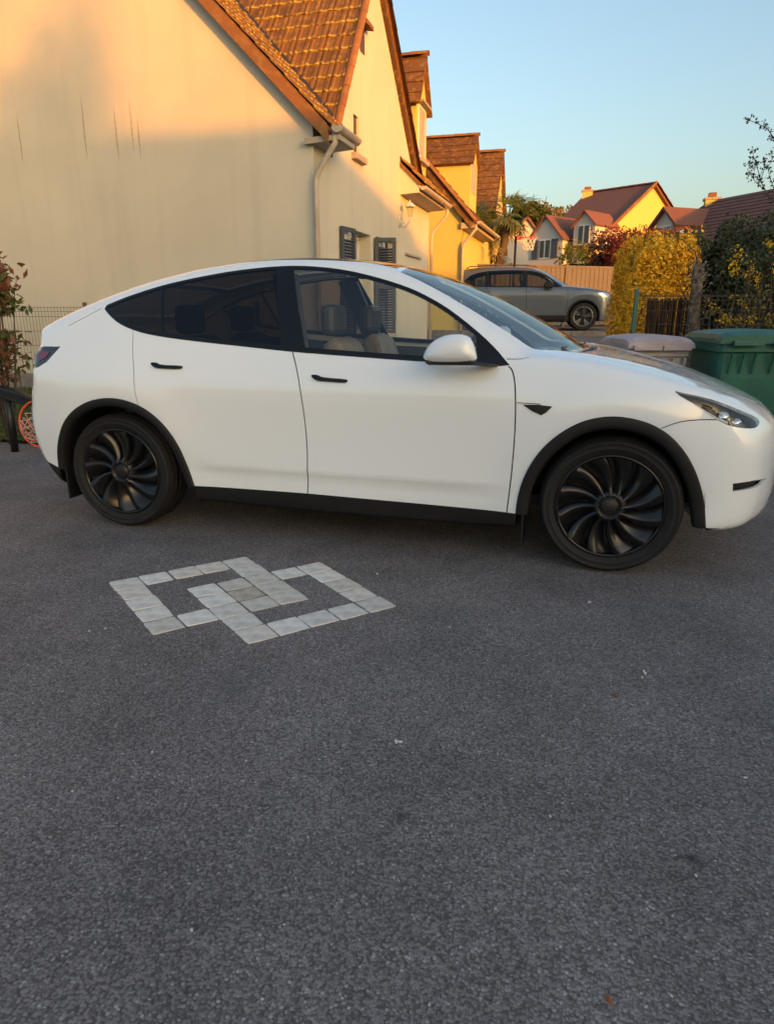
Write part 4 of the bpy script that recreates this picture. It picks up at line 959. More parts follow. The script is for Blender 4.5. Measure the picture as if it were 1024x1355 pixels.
def second_house():
    root = empty('ochre_house', (-3.23, 18.0, 0), label='ochre house with sloping roof edge and dormer just beyond the cream house', cat='house')
    C = Vector((-3.23, 18.0, 0)); Lc = lambda x, y, z: (x-C.x, y-C.y, z)
    k = 1.10; zr = lambda x: 3.45-k*(x+2.91)-.14
    m_ = MB(); m_.prism([Lc(-14, 18, 0), Lc(-3.23, 18, 0), Lc(-3.23, 18, zr(-3.23)), Lc(-7.5, 18, zr(-7.5)), Lc(-14, 18, 1.6)], (0, .3, 0)); m_.build('wall', 'wall_b', root)
    m_ = MB(); m_.box(Lc(-3.53, 18.3, 0), Lc(-3.23, 23.8, 3.45)); m_.build('wall', 'wall_b', root)
    s_ = math.hypot(1, k)
    slab(root, 'roof', [Lc(-2.87, 17.85, zr(-2.87)+.12), Lc(-2.87, 21.6, zr(-2.87)+.12), Lc(-7.5, 21.6, zr(-7.5)+.12), Lc(-7.5, 17.85, zr(-7.5)+.12)], .16, 'tile')
    courses(root, Lc(-2.85, 17.84, zr(-2.85)+.13), (0, 1, 0), (-1/s_, 0, k/s_), 3.7, 22, .262, 'tile')
    rounds(root, Lc(-2.87, 17.86, zr(-2.87)+.14), Lc(-7.4, 17.86, zr(-7.4)+.14), 'verge_tile', .09)
    b = MB(); b.prism([Lc(-3.23, 17.9, 3.26), Lc(-2.90, 17.9, 3.28), Lc(-2.90, 17.9, 3.38), Lc(-3.23, 17.9, 3.40)], (0, 3.6, 0)); b.build('eave_box', 'soffit', root)
    halfgutter(root, Lc(-2.80, 17.86, 3.42), Lc(-2.80, 21.6, 3.42), .065); downpipe(root, -.02, -.07, 0, 3.38, .38)
    xd = -3.40; d0, d1, ze, za = 20.0, 21.15, 5.22, 5.86; yc = (d0+d1)/2
    m_ = MB(); m_.prism([Lc(xd, d0, 3.3), Lc(xd, d1, 3.3), Lc(xd, d1, ze), Lc(xd, yc, za-.04), Lc(xd, d0, ze)], (-2.6, 0, 0)); dm = m_.build('dormer', 'wall_b', root)
    kk = (za-ze)/(yc-d0); su2 = math.hypot(1, kk)
    for sgn in (-1, 1):
        ya = yc+sgn*(yc-d0+.12); zz = za-(yc-d0+.12)*kk
        slab(dm, 'dormer_roof', [Lc(xd+.10, ya, zz+.02), Lc(xd-2.6, ya, zz+.02), Lc(xd-2.6, yc, za+.02), Lc(xd+.10, yc, za+.02)], .05, 'tile')
    courses(dm, Lc(xd-2.6, d0-.14, za-(yc-d0+.14)*kk+.03), (1, 0, 0), (0, 1/su2, kk/su2), 2.7, 4, .24, 'tile'); rounds(dm, Lc(xd-2.6, yc, za+.04), Lc(xd+.12, yc, za+.04), 'ridge_tile', .09)
    w_ = MB(); w_.box(Lc(xd, d0+.2, 4.45), Lc(xd+.012, d1-.2, 5.2)); w_.build('window', 'soffit', dm)
    b = MB(); b.box(Lc(-3.23, 19.0, .9), Lc(-3.20, 20.3, 2.4)); b.build('window', 'winglass', root)
    return root
second_house()
def third_house():
    root = empty('steep_roof_house', (-3.4, 23.9, 0), label='house with steep brown tiled roof behind the palm tree', cat='house')
    C = Vector((-3.4, 23.9, 0)); Lc = lambda x, y, z: (x-C.x, y-C.y, z)
    yr, zrg, ye, k = 26.1, 6.55, 23.75, 1.30
    zf = lambda y: zrg-k*(yr-y)
    m_ = MB(); m_.prism([Lc(-3.4, 23.9, 0), Lc(-3.4, 28.4, 0), Lc(-3.4, 28.4, zf(23.9)), Lc(-3.4, yr, zrg-.05), Lc(-3.4, 23.9, zf(23.9)-.05)], (-.3, 0, 0)); m_.build('wall', 'wall_b', root)
    m_ = MB(); m_.box(Lc(-12, 23.9, 0), Lc(-3.7, 24.2, zf(24.0)-.2)); m_.build('wall', 'wall_b', root)
    s_ = math.hypot(1, k)
    slab(root, 'roof', [Lc(-3.28, ye, zf(ye)), Lc(-12, ye, zf(ye)), Lc(-12, yr, zrg), Lc(-3.28, yr, zrg)], .08, 'tile'); slab(root, 'roof', [Lc(-3.28, 28.5, zf(23.7)), Lc(-12, 28.5, zf(23.7)), Lc(-12, yr+.01, zrg), Lc(-3.28, yr+.01, zrg)], .08, 'tile')
    courses(root, Lc(-12, ye, zf(ye)+.01), (1, 0, 0), (0, 1/s_, k/s_), 8.72, 14, .275, 'tile'); rounds(root, Lc(-8, yr, zrg+.03), Lc(-3.26, yr, zrg+.03), 'ridge_tile', .11)
    w_ = MB(); w_.box(Lc(-3.4, 25.6, 3.6), Lc(-3.37, 26.6, 4.8)); w_.build('window', 'soffit', root)
third_house()

# far houses, set out in the camera-wards frame: s = along the view, r = to the right
CY = 0.27875; RT = Vector((math.cos(CY), math.sin(CY), 0)); FW = Vector((-math.sin(CY), math.cos(CY), 0))
def far(r, d, z): return RT*r+FW*d+Vector((0, 0, z))
def dormer(root, base, out, wid, hw, hr, depth, wallm, roofm, o0):
    """gabled dormer: base centre of its face, out = unit vector it faces"""
    out = Vector(out).normalized(); sd = Vector((-out.y, out.x, 0)); b = Vector(base)-o0; z = Vector((0, 0, 1))
    m_ = MB(); m_.prism([b-sd*wid/2, b+sd*wid/2, b+sd*wid/2+z*hw, b+z*(hw+hr), b-sd*wid/2+z*hw], -out*depth); dm = m_.build('dormer', wallm, root)
    for sg in (-1, 1):
        e = .18; k = hr/(wid/2); p = sd*sg*(wid/2+e); q = z*(hw-k*e+.03)
        slab(dm, 'dormer_roof', [b+p+q+out*.2, b+p+q-out*depth, b+z*(hw+hr+.03)-out*depth, b+z*(hw+hr+.03)+out*.2], .09, roofm)
    w_ = MB(); w_.prism([b-sd*.42+z*(hw-1.25)+out*.02, b+sd*.42+z*(hw-1.25)+out*.02, b+sd*.42+z*(hw-.08)+out*.02, b-sd*.42+z*(hw-.08)+out*.02], out*.03); wf = w_.build('window', 'frame_w', dm)
    for sg in (-1, 1):
        w_ = MB(); w_.prism([b+sd*(sg*.21-.16)+z*(hw-1.18)+out*.05, b+sd*(sg*.21+.16)+z*(hw-1.18)+out*.05, b+sd*(sg*.21+.16)+z*(hw-.15)+out*.05, b+sd*(sg*.21-.16)+z*(hw-.15)+out*.05], out*.012); w_.build('pane', 'winglass', wf)
    return dm
def chimney(root, p, o0, h=1.3, w=.62):
    m_ = MB(); b = Vector(p)-o0; m_.box((b.x-w/2, b.y-w/2, b.z-.8), (b.x+w/2, b.y+w/2, b.z+h)); ch = m_.build('chimney', 'wall_b', root)
    m_ = MB(); m_.box((b.x-w/2-.06, b.y-w/2-.06, b.z+h), (b.x+w/2+.06, b.y+w/2+.06, b.z+h+.09)); m_.build('chimney_cap', 'stone', ch)
    m_ = MB(); m_.box((b.x-w/2+.12, b.y-w/2+.12, b.z+h+.09), (b.x+w/2-.12, b.y+w/2-.12, b.z+h+.3)); m_.build('chimney_pot', 'ridge', ch)
def far_house_c():
    A = far(17.49, 49.3, 9.38); g0 = gz(0, 45)
    dv = (RT*-3.3+FW*3.7).normalized(); gv = Vector((-dv.y, dv.x, 0)); gv = gv if gv.dot(RT) > 0 else -gv      # gv: along the gable to the right
    o0 = Vector((A.x, A.y, g0))
    root = empty('red_roof_house', o0, label='far house with sunlit yellow gable, maroon roof and two dormers', cat='house')
    Lp = lambda u, v, z: A+gv*u+dv*v-o0+Vector((0, 0, z-A.z))
    zR, zL = 7.35, 5.3; L = 4.5; LR = 5.0
    m_ = MB(); m_.prism([Lp(-6.7, 0, g0), Lp(4.0, 0, g0), Lp(4.0, 0, zR-.1), Lp(0, 0, A.z-.1), Lp(-6.7, 0, zL-.1)], dv*.4); m_.build('wall', 'wall_b', root)
    m_ = MB(); m_.prism([Lp(-6.7, .4, g0), Lp(-6.4, .4, g0), Lp(-6.4, .4, zL-.1), Lp(-6.7, .4, zL-.1)], dv*(L-.8)); m_.build('wall', 'wall_c', root)
    slab(root, 'roof', [Lp(-7.0, -.25, zL-.2), Lp(-7.0, L, zL-.2), Lp(0, LR, A.z), Lp(0, -.25, A.z)], .14, 'tile_far')
    slab(root, 'roof', [Lp(4.3, -.25, zR-.2), Lp(4.3, L, zR-.2), Lp(.01, LR, A.z), Lp(.01, -.25, A.z)], .14, 'tile_far')
    courses(root, Lp(-7.05, L-.3, zL-.22), -dv, (gv*7.05+Vector((0, 0, A.z-zL+.22))), L*.985, 24, .345, 'tile_far') if False else None
    for u, z in ((-7.0, zL-.2), (4.3, zR-.2)): rounds(root, Lp(u, -.27, z+.03), Lp(0, -.27, A.z+.03), 'verge_tile', .13, 'ridge', .8)
    rounds(root, Lp(0, -.25, A.z+.02), Lp(0, LR, A.z+.02), 'ridge_tile', .12, 'tile_far', .8)
    chimney(root, Vector(Lp(-.3, LR-.3, A.z-.1))+o0, o0, .12, .7)
    dormer(root, Vector(Lp(-6.75, .5, zL-.25))+o0, -gv, 1.5, 1.45, .75, 2.6, 'wall_c', 'tile_far', o0)
    dormer(root, Vector(Lp(-7.2, 3.0, 2.6))+o0, -gv, 2.6, 3.2, 1.35, 4.2, 'wall_c', 'tile_far', o0)
    # open dark shutters beside the window of the left dormer
    for s_ in (-.75, .75):
        m_ = MB(); b = Vector(Lp(-7.25, 3.0+s_, 4.55)); m_.prism([b-dv*.22, b+dv*.22, b+dv*.22+Vector((0, 0, 1.15)), b-dv*.22+Vector((0, 0, 1.15))], -gv*.04); m_.build('shutter', 'shutter', root)
far_house_c()
def far_house_d():
    A = far(14.15, 32.65, 5.95); E_ = far(15.3, 29.5, 5.95); dv = (E_-A).normalized()*1.0; g0 = gz(0, 30)
    dv = Vector((dv.x, dv.y, 0)).normalized(); gv = Vector((dv.y, -dv.x, 0)); gv = gv if gv.dot(RT) < 0 else -gv       # gv: down the slope, to the left
    o0 = Vector((A.x, A.y, g0)); root = empty('brown_roof_house', o0, label='house with long brown roof, chimney and white dormer behind the dark hedge', cat='house')
    Lp = lambda u, v, z: A+gv*u+dv*v-o0+Vector((0, 0, z-A.z))
    zE = 2.9; W_ = 4.2
    slab(root, 'roof', [Lp(W_, -1.2, zE), Lp(W_, 14, zE), Lp(0, 14, A.z), Lp(0, .0, A.z)], .14, 'tile_far'); slab(root, 'roof', [Lp(-W_, -1.2, zE), Lp(-W_, 14, zE), Lp(-.01, 14, A.z), Lp(-.01, 0, A.z)], .14, 'tile_far')
    sl_ = (gv*-W_+Vector((0, 0, A.z-zE))); courses(root, Lp(W_+.02, 14, zE+.02), -dv if ((-dv).cross(sl_)).z > 0 else dv, sl_, 14.0, 19, .272, 'tile_far') if ((-dv).cross(sl_)).z > 0 else courses(root, Lp(W_+.02, 0, zE+.02), dv, sl_, 14.0, 19, .272, 'tile_far')
    slab(root, 'roof', [Lp(W_, -1.2, zE), Lp(-W_, -1.2, zE), Lp(0, 0, A.z), Lp(.02, 0, A.z)], .1, 'tile_far')
    m_ = MB(); m_.prism([Lp(W_-.4, -.8, g0), Lp(W_-.4, 14, g0), Lp(W_-.4, 14, zE), Lp(W_-.4, -.8, zE)], -gv*.3); m_.build('wall', 'wall_c', root)
    m_ = MB(); m_.prism([Lp(W_-.4, -.9, g0), Lp(-W_+.4, -.9, g0), Lp(-W_+.4, -.9, zE), Lp(W_-.4, -.9, zE)], dv*.3); m_.build('wall', 'wall_c', root)
    chimney(root, Vector(Lp(.1, .25, A.z-.15))+o0, o0, .15, .55)
    dormer(root, Vector(Lp(2.95, .8, 3.60))+o0, gv, 1.35, 1.25, .62, 2.6, 'wall_c', 'tile_far', o0)
far_house_d()
def far_house_e():
    A = far(11.9, 62.7, 8.85); g0 = gz(0, 58); o0 = Vector((A.x, A.y, g0))
    root = empty('pale_shed_house', o0, label='small pale gabled house end between the palm and the red roofed house', cat='house')
    Lp = lambda r, d, z: far(11.9+r*1.45, 62.7+d*1.45, 1.2+(z-.6)*1.245)-o0
    m_ = MB(); m_.prism([Lp(-3.4, 0, g0), Lp(2.6, 0, g0), Lp(2.6, 0, 3.2), Lp(0, 0, 6.75), Lp(-3.4, 0, 3.2)], FW*.4); m_.build('wall', 'wall_c', root)
    slab(root, 'roof', [Lp(2.85, -.2, 3.05), Lp(2.85, 6, 3.05), Lp(0, 6, 6.9), Lp(0, -.2, 6.9)], .15, 'tile_far'); slab(root, 'roof', [Lp(-3.6, -.2, 3.05), Lp(-3.6, 6, 3.05), Lp(-.01, 6, 6.9), Lp(-.01, -.2, 6.9)], .15, 'tile_far')
    m_ = MB(); m_.box((-1.0, -.25, 1.0), (-.2, -.18, 2.2)); m_.build('window', 'winglass', root)
far_house_e()

# ---------------------------------------------------------------- the row of houses behind the camera (they keep the drive in shade and mirror in the car)
def back_house(x0, x1, zr, ze, wallm, label):
    root = empty('neighbour_house', ((x0+x1)/2, -8, 0), label=label, cat='house', group='houses across the street behind the viewer')
    cx = (x0+x1)/2; h = (x1-x0)/2
    m_ = MB(); m_.prism([(-h, 3.2, 0), (-h, 3.2, ze), (-h, 0, zr-.1), (-h, -3.2, ze), (-h, -3.2, 0)], (2*h, 0, 0)); m_.build('wall', wallm, root)
    for sg in (-1, 1): slab(root, 'roof', [(-h-.2, sg*3.5, ze-.3), (h+.2, sg*3.5, ze-.3), (h+.2, sg*.004, zr), (-h-.2, sg*.004, zr)], .12, 'tile_far')
    rounds(root, (-h-.2, 0, zr+.02), (h+.2, 0, zr+.02), 'ridge_tile', .12, 'tile_far', .6)
    n_ = int(2*h/3)
    for i in range(n_):
        xx = -h+(i+.5)*2*h/n_; w_ = MB(); w_.box((xx-.6, 3.19, .9), (xx+.6, 3.23, 2.2)); wf = w_.build('window', 'frame_w', root); w_ = MB(); w_.box((xx-.52, 3.2, .98), (xx+.52, 3.24, 2.12)); w_.build('pane', 'winglass', wf)
back_house(9.2, 15.8, 5.80, 3.0, 'wall_c', 'low brown roofed house across the drive behind the viewer')
back_house(16.2, 22.8, 5.82, 3.0, 'wall', 'cream house next along behind the viewer to the right')
back_house(23.3, 37.0, 5.62, 3.0, 'wall_c', 'long low house added at the far right behind the viewer to shade the grey car')  # unseen house, added and sized to keep the grey car in shadow
# ================================================================ grey car in the street
GS = dict(
 Troof=([-3.75,-3.5,-3.42,-3.3,-3.0,-2.5,-2.0,-1.5,-1.2,-0.95,-0.6,-0.3,0.0,0.3], [.60,1.12,1.27,1.43,1.50,1.545,1.555,1.54,1.50,1.42,1.23,1.05,.87,.70]),
 Thood=([-1.6,-.8,-0.5,-0.2,0.1,0.35,0.55,0.68,0.78,0.85], [0.55,1.03,1.065,1.05,1.02,.985,.94,.88,.78,.62]),
 Wz=([0.15,0.25,0.35,0.50,0.62,0.75,0.88,0.98,1.04,1.12,1.25,1.40,1.55], [0.84,0.86,.872,0.878,0.882,0.888,0.888,.872,0.845,0.80,0.735,0.655,0.56]),
 Wx=([-3.6,-3.4,-3.1,-2.8,-2.5,-2.0,-1.0,-0.4,0.0,0.3,0.5,0.7,0.85], [-.12,-.06,-.01,.008,.008,0,0,.006,.012,0,-.03,-.08,-.14]),
 Xr=([0.1,.25,.40,.55,.75,.95,1.05,1.2,1.4,1.6], [-3.2,-3.34,-3.40,-3.42,-3.42,-3.40,-3.37,-3.32,-3.24,-3.1]),
 Xf=([0.1,.2,.3,.45,.6,.75,.85,.95,1.1], [.60,.72,.78,.80,.80,.79,.77,.72,.6]),
 Zb=([-4,-3.2,-2.4,-.4,.5,1], [.28,.22,.2,.2,.22,.22]),
 xa=-2.7, xb=0.2, zc=0.70, belt=1.02, tx=-2.4, wb=2.60, ws=0.28, k=0.05)
def grey_car():
    B = Body(GS); reg = []
    def side(pts, step=0.03): q = dens(pts, step); return B.par(B.at('y', q[:, 0], q[:, 1]))
    def top(pts): q = dens(pts, 0.03); return B.par(B.at('z', q[:, 0], q[:, 1]))
    def add(n_, p): reg.append((n_, p))
    arcs = {}
    for xa in (0.0, -2.60):
        l_ = np.array([(xa+.405*math.cos(a), .34+.405*math.sin(a)) for a in np.linspace(math.pi*1.09, -math.pi*.09, 28)]); arcs[xa] = l_
        p = B.par(B.at('y', l_[:, 0], l_[:, 1])); add('hole', np.concatenate([p, dens([p[-1], (p[-1][0], -1.05), (p[0][0], -1.05), p[0]], .03, False)[1:-1]]))
    add('headlight', side([(.30,.885),(.46,.90),(.60,.86),(.66,.80),(.62,.76),(.50,.79),(.38,.83)]))
    add('tail_light', side([(-3.33,1.02),(-3.05,1.0),(-3.12,.90),(-3.35,.90)]))
    def gap(line, w=0.010): add('panel_gap.%d' % len(reg), side(strip(dens(line, .03, False), w)))
    gap([(-.42,1.0),(-.40,.8),(-.42,.55),(-.44,.42)]); gap([(-1.42,1.02),(-1.40,.8),(-1.40,.5),(-1.42,.40)]); gap([(-2.42,1.05),(-2.30,.85),(-2.22,.62)])
    dl = smooth_line([(-2.98,1.16),(-2.90,1.07),(-2.6,1.045),(-2.0,1.035),(-1.4,1.025),(-.9,1.02),(-.50,1.035),(-.62,1.12),(-.80,1.23),(-1.02,1.35),(-1.25,1.42),(-1.6,1.445),(-2.1,1.445),(-2.5,1.42),(-2.78,1.35),(-2.92,1.25)], 1, True)
    ins = inset(dl, .028)
    def clipx(x0, x1):
        q = []
        for i in range(len(ins)):
            p, r = ins[i], ins[(i+1) % len(ins)]
            if x0 <= p[0] <= x1: q.append(p)
            for xx in (x0, x1):
                if (p[0]-xx)*(r[0]-xx) < 0: q.append(p+(r-p)*(xx-p[0])/(r[0]-p[0]))
        return np.array(q)
    add('quarter_window', side(clipx(-3.2, -2.42))); add('rear_door_window', side(clipx(-2.37, -1.52))); add('front_door_window', side(clipx(-1.40, -.78))); add('window_trim', side(dl))
    add('windscreen', top([(-1.17,0),(-1.16,.50),(-1.0,.56),(-.75,.62),(-.52,.66),(-.40,.55),(-.33,.3),(-.31,0)]))
    add('rear_window', top([(-3.25,0),(-3.25,.5),(-3.38,.56),(-3.40,.3),(-3.41,0)]))
    sl_ = B.par(B.at('y', *dens([(-2.19,.36),(-1.0,.36),(-.41,.36)], .03, False).T)); add('sill', dens(np.concatenate([sl_, [(sl_[-1][0], -.95), (sl_[0][0], -.95)]]), .03))
    fr = B.par(B.at('f', *dens([(.0,.62),(.3,.62),(.55,.60),(.55,.36),(.3,.36),(0,.36)], .03, False).T)); add('grille', fr)
    D = panels(B, reg, .05, .055)
    root = empty('grey_car', (-0.25, 19.1, gz(0, 19.1)-.005), rz=R(5), label='dark grey SUV parked in the street beyond the yellow hedge', cat='car')
    pm = dict(body_shell='grey_paint', headlight='headlamp', tail_light='red_lens', panel_gap='gap', windscreen='glass_screen', rear_window='glass_roof', sill='black_plastic', grille='black_plastic', underbody='black_plastic', window_trim='black_gloss', quarter_window='glass_mid', rear_door_window='glass_mid', front_door_window='glass_mid')
    both = ('headlight', 'tail_light', 'window_trim', 'quarter_window', 'rear_door_window', 'front_door_window', 'sill')
    for nm, (P, Fc, N) in D.items():
        if nm == 'hole': continue
        if nm.startswith('panel_gap'):
            for sg in (-1, 1): panel_mesh('panel_gap', [(P, Fc, N, sg)], 'gap', root, -.01, 0)
            continue
        of = {'panel_gap': -.01, 'window_trim': .002}.get(nm, 0.0); fl = .015 if nm in ('body_shell', 'window_trim', 'sill') else 0
        for sd in ([[(P, Fc, N, -1)], [(P, Fc, N, 1)]] if nm in both else [[(P, Fc, N, 1), (P, Fc, N, -1)]]): panel_mesh(nm, sd, pm[nm], root, of, fl)
    for sg in (-1, 1):
        for xa in (0.0, -2.60):
            ring_band(B, arcs[xa], .045, .012, 'arch_trim', 'black_plastic', root, sg, xa, .30)
            t = MB(); n_ = 16; V = [(xa+.40*math.cos(math.pi*i/n_), yy*sg, .35+.40*math.sin(math.pi*i/n_)) for yy in (.86, .5) for i in range(n_+1)]
            t.add(V, [(i, i+1, n_+2+i, n_+1+i) for i in range(n_)]+[tuple(range(n_+1, 2*n_+2))]); t.build('wheel_liner', 'black_plastic', root)
        t = MB(); t.prism([(-.98, .92*sg, 1.0), (-.78, .92*sg, 1.0), (-.76, .92*sg, 1.12), (-.85, .92*sg, 1.16), (-.96, .92*sg, 1.15), (-1.0, .92*sg, 1.08)], (0, .16*sg, 0)); mo = t.build('mirror', 'black_gloss', root, bevel=.03)
        t = MB(); t.tube([(-2.95, .55*sg, 1.50), (-2.85, .56*sg, 1.545), (-2.2, .565*sg, 1.575), (-1.5, .565*sg, 1.565), (-1.2, .56*sg, 1.53)], .012, 6); t.build('roof_rail', 'black_satin', root, smooth=True)
        for x_ in (-1.35, -2.35):
            t = MB(); c_ = B.at('y', np.array([x_]), np.array([.93]))[0]; t.box((x_-.10, c_[1]*sg-.012, .915), (x_+.08, c_[1]*sg+.012, .94)); t.build('door_handle', 'grey_paint', root, bevel=.006)
        c_ = B.at('y', np.array([-.0]), np.array([.84]))
    place_wheels(root, .335, .235, .22, .77, 2.60, 'spoke', dict(tyre='rubber', barrel='black_satin', blade='alloy_dark', lip='alloy_dark', hub='black_satin'), (.2, .3, .1, 0))
    t = MB(); t.box((-2.9, -.70, .33), (-.3, .70, .40)); t.build('cabin_floor', 'black_plastic', root)
    for (x, y) in ((-1.35, -.36), (-1.35, .36), (-2.2, -.36), (-2.2, .36)):
        t = MB(); t.prism([(x, y-.24, .55), (x-.06, y-.24, .95), (x-.14, y-.18, 1.18), (x-.24, y-.18, 1.16), (x-.16, y-.24, .55)], (0, .48, 0)); so = t.build('seat', 'seat', root, bevel=.04); t = MB(); t.box((x-.26, y-.12, 1.18), (x-.17, y+.12, 1.34)); t.build('headrest', 'seat', so, bevel=.03)
    t = MB(); t.box((-.75, -.68, .75), (-.42, .68, 1.0)); t.build('dashboard', 'seat', root, bevel=.04)
M['grey_paint'] = mat('grey_paint', (.085, .110, .140), rough=.36, metal=.25, coat=1.0)
M['alloy_dark'] = mat('alloy_dark', (.26, .26, .27), rough=.35, metal=.9)
M['headlamp'] = mat('headlamp', (.5, .52, .55), rough=.12, metal=.6, coat=.8)
M['glass_mid'] = glassmat('glass_mid', (.42, .45, .43), 1.5)
grey_car()

# ================================================================ stone inlay in the drive
def inlay():
    root = empty('stone_inlay', (-1.6, 2.75, 0), label='two interlocking diamond rings of pale stone setts let into the asphalt', cat='paving inlay')
    U = Vector((0.0989, 0.1074, 0)); Vv = Vector((0.1125, -0.0900, 0)); O0 = Vector((-2.232, 2.690, 0))
    cells = set()
    for i in range(5):
        for j in range(5):
            if i in (0, 4) or j in (0, 4): cells.add((i, j)); cells.add((i+2, j+2))
    cells.add((3, 3))
    cols = [(.80, .75, .68), (.72, .68, .62), (.82, .78, .71), (.66, .61, .54), (.75, .68, .60)]
    ms = [mat('sett_stone', c, .88, var=.28, vscale=16, bump=.5, bscale=70) for c in cols]; mc = mat('sett_brown', (.54, .47, .38), .9, var=.35, vscale=18, bump=.5, bscale=70)
    r_ = random.Random(5)
    for (i, j) in sorted(cells):
        ctr = O0+U*(i+.5)+Vv*(j+.5)-Vector(root.location)
        pts = []; n_ = 5
        cs = [(-.5, -.5), (.5, -.5), (.5, .5), (-.5, .5)]; g = .022
        cj = [(a*(1-2*g)+r_.uniform(-.022, .022), b*(1-2*g)+r_.uniform(-.022, .022)) for a, b in cs]
        for k in range(4):
            a, b = cj[k], cj[(k+1) % 4]
            for q in range(4):
                t = q/4; e = r_.uniform(-.022, .022) if q else 0
                px, py = a[0]+(b[0]-a[0])*t, a[1]+(b[1]-a[1])*t; pts.append((px*(1+e), py*(1+e)) if q else (px*.975, py*.975))
        tz = r_.uniform(.002, .0055); tx, ty = r_.uniform(-.002, .002), r_.uniform(-.002, .002)
        mb = MB(); V = []
        for (sc, z) in ((1.0, -.03), (1.0, tz-.004), (.955, tz)):
            for (a, b) in pts: V.append(U*(a*sc)+Vv*(b*sc)+Vector((0, 0, z+a*tx+b*ty)))
        k = len(pts); fs = [(q*k+p, q*k+(p+1) % k, (q+1)*k+(p+1) % k, (q+1)*k+p) for q in range(2) for p in range(k)]+[tuple(range(2*k, 3*k))]
        fs = [tuple(reversed(f)) for f in fs]; mb.add(V, fs)
        mb.build('sett', mc if (i, j) == (3, 3) else r_.choice(ms), root, loc=ctr)
inlay()

# ================================================================ wheelie bins
def bin_(loc, rz, bodym, lidm, label, w=.60, h=1.07, dp=.70, waste=False):
    root = empty('wheelie_bin', loc, rz, label, 'bin', 'bins beside the drive')
    def ring(wt, dt, z, r=.05): 
        out = []
        for (sx, sy, a0) in ((1, 1, 0), (-1, 1, 90), (-1, -1, 180), (1, -1, 270)):
            for q in (0, 30, 60, 90): a = R(a0+q); out.append((sx*(wt/2-r)+r*math.cos(a), sy*(dt/2-r)+r*math.sin(a), z))
        return out
    mb = MB(); secs = [ring(w*.76, dp*.62, .05), ring(w*.78, dp*.64, .12), ring(w*.92, dp*.84, .80), ring(w*.93, dp*.86, h-.17), ring(w*1.0, dp*.95, h-.165), ring(w*1.0, dp*.95, h-.08), ring(w*.94, dp*.90, h-.075)]
    k = 16; V = [p for s_ in secs for p in s_]; fs = [(j*k+i, j*k+(i+1) % k, (j+1)*k+(i+1) % k, (j+1)*k+i) for j in range(len(secs)-1) for i in range(k)]+[tuple(range(k-1, -1, -1))]
    mb.add(V, fs); bd = mb.build('tub', bodym, root, bevel=.006)
    # lid: domed, with two handles and a hinge roll at the back
    mb = MB(); n_ = 9; V = []
    for i in range(n_+1):
        v = -1+2*i/n_
        for (u, z) in ((-1, 0), (-.97, .035), (-.8, .055), (-.4, .066), (0, .07), (.4, .066), (.8, .055), (.97, .035), (1, 0)):
            z2 = z*(1-.25*abs(v)**4)-(.0 if abs(v) < .98 else .02); V.append((u*w*.525, v*dp*.52, h-.065+z2))
    k = 9; fs = [(i*k+j, i*k+j+1, (i+1)*k+j+1, (i+1)*k+j) for i in range(n_) for j in range(k-1)]
    lidk = 9
    Vb = [(x, y, z-.03) for x, y, z in V]; off = len(V)
    rim = [i for i in range(k)]+[i*k+k-1 for i in range(1, n_+1)]+[n_*k+j for j in range(k-2, -1, -1)]+[i*k for i in range(n_-1, 0, -1)]
    V2 = V+[(V[i][0], V[i][1], h-.10) for i in rim]; fs += [(rim[i], off+i, off+(i+1) % len(rim), rim[(i+1) % len(rim)]) for i in range(len(rim))]
    mb.add(V2, fs); lid = mb.build('lid', lidm, root, smooth=False)
    for sx in (-1, 1):
        mb = MB(); c = sx*w*.23; yy = -dp*.52
        mb.box((c-.115, yy-.035, h-.115), (c+.115, yy-.012, h-.075)); mb.box((c-.115, yy-.012, h-.10), (c-.095, yy+.02, h-.075)); mb.box((c+.095, yy-.012, h-.10), (c+.115, yy+.02, h-.075)); mb.build('lid_handle', lidm, lid, bevel=.006)
        mb = MB(); mb.prism([(c-.10, -dp*.475, h-.165), (c-.085, -dp*.43, h-.34), (c-.085, -dp*.46, h-.34), (c-.10, -dp*.505, h-.165)], (.20, 0, 0)) if False else None
        for q in (-.09, .0, .09):
            mb = MB(); mb.prism([(c+q-.008, -dp*.47, h-.17), (c+q-.008, -dp*.435, h-.33), (c+q-.008, -dp*.44, h-.33), (c+q-.008, -dp*.51, h-.18)], (.016, 0, 0)); mb.build('rib', bodym, bd)
        mb = MB(); mb.tube([(sx*w*.30, dp*.34, .10), (sx*w*.37, dp*.34, .10)], .10, 20); mb.build('wheel', 'rubber', root, smooth=False)
    mb = MB(); mb.tube([(-w*.48, dp*.56, h-.08), (w*.48, dp*.56, h-.08)], .022, 10); mb.build('hinge_bar', bodym, root, smooth=True)
M['bin_green'] = mat('bin_green', (.018, .125, .090), rough=.45, var=.3, vscale=5, bump=.1, bscale=200)
M['bin_pale'] = mat('bin_pale', (.46, .44, .43), rough=.5, var=.25, vscale=6)
M['bin_mauve'] = mat('bin_mauve', (.42, .36, .38), rough=.5, var=.35, vscale=4)
bin_((0.47, 6.44, 0), R(17), 'bin_pale', 'bin_mauve', 'pale grey wheelie bin with mauve grey lid', w=.52, h=1.12)
bin_((1.24, 6.36, 0), R(15), 'bin_green', 'bin_green', 'dark green wheelie bin at the right edge', w=.70, h=1.17)

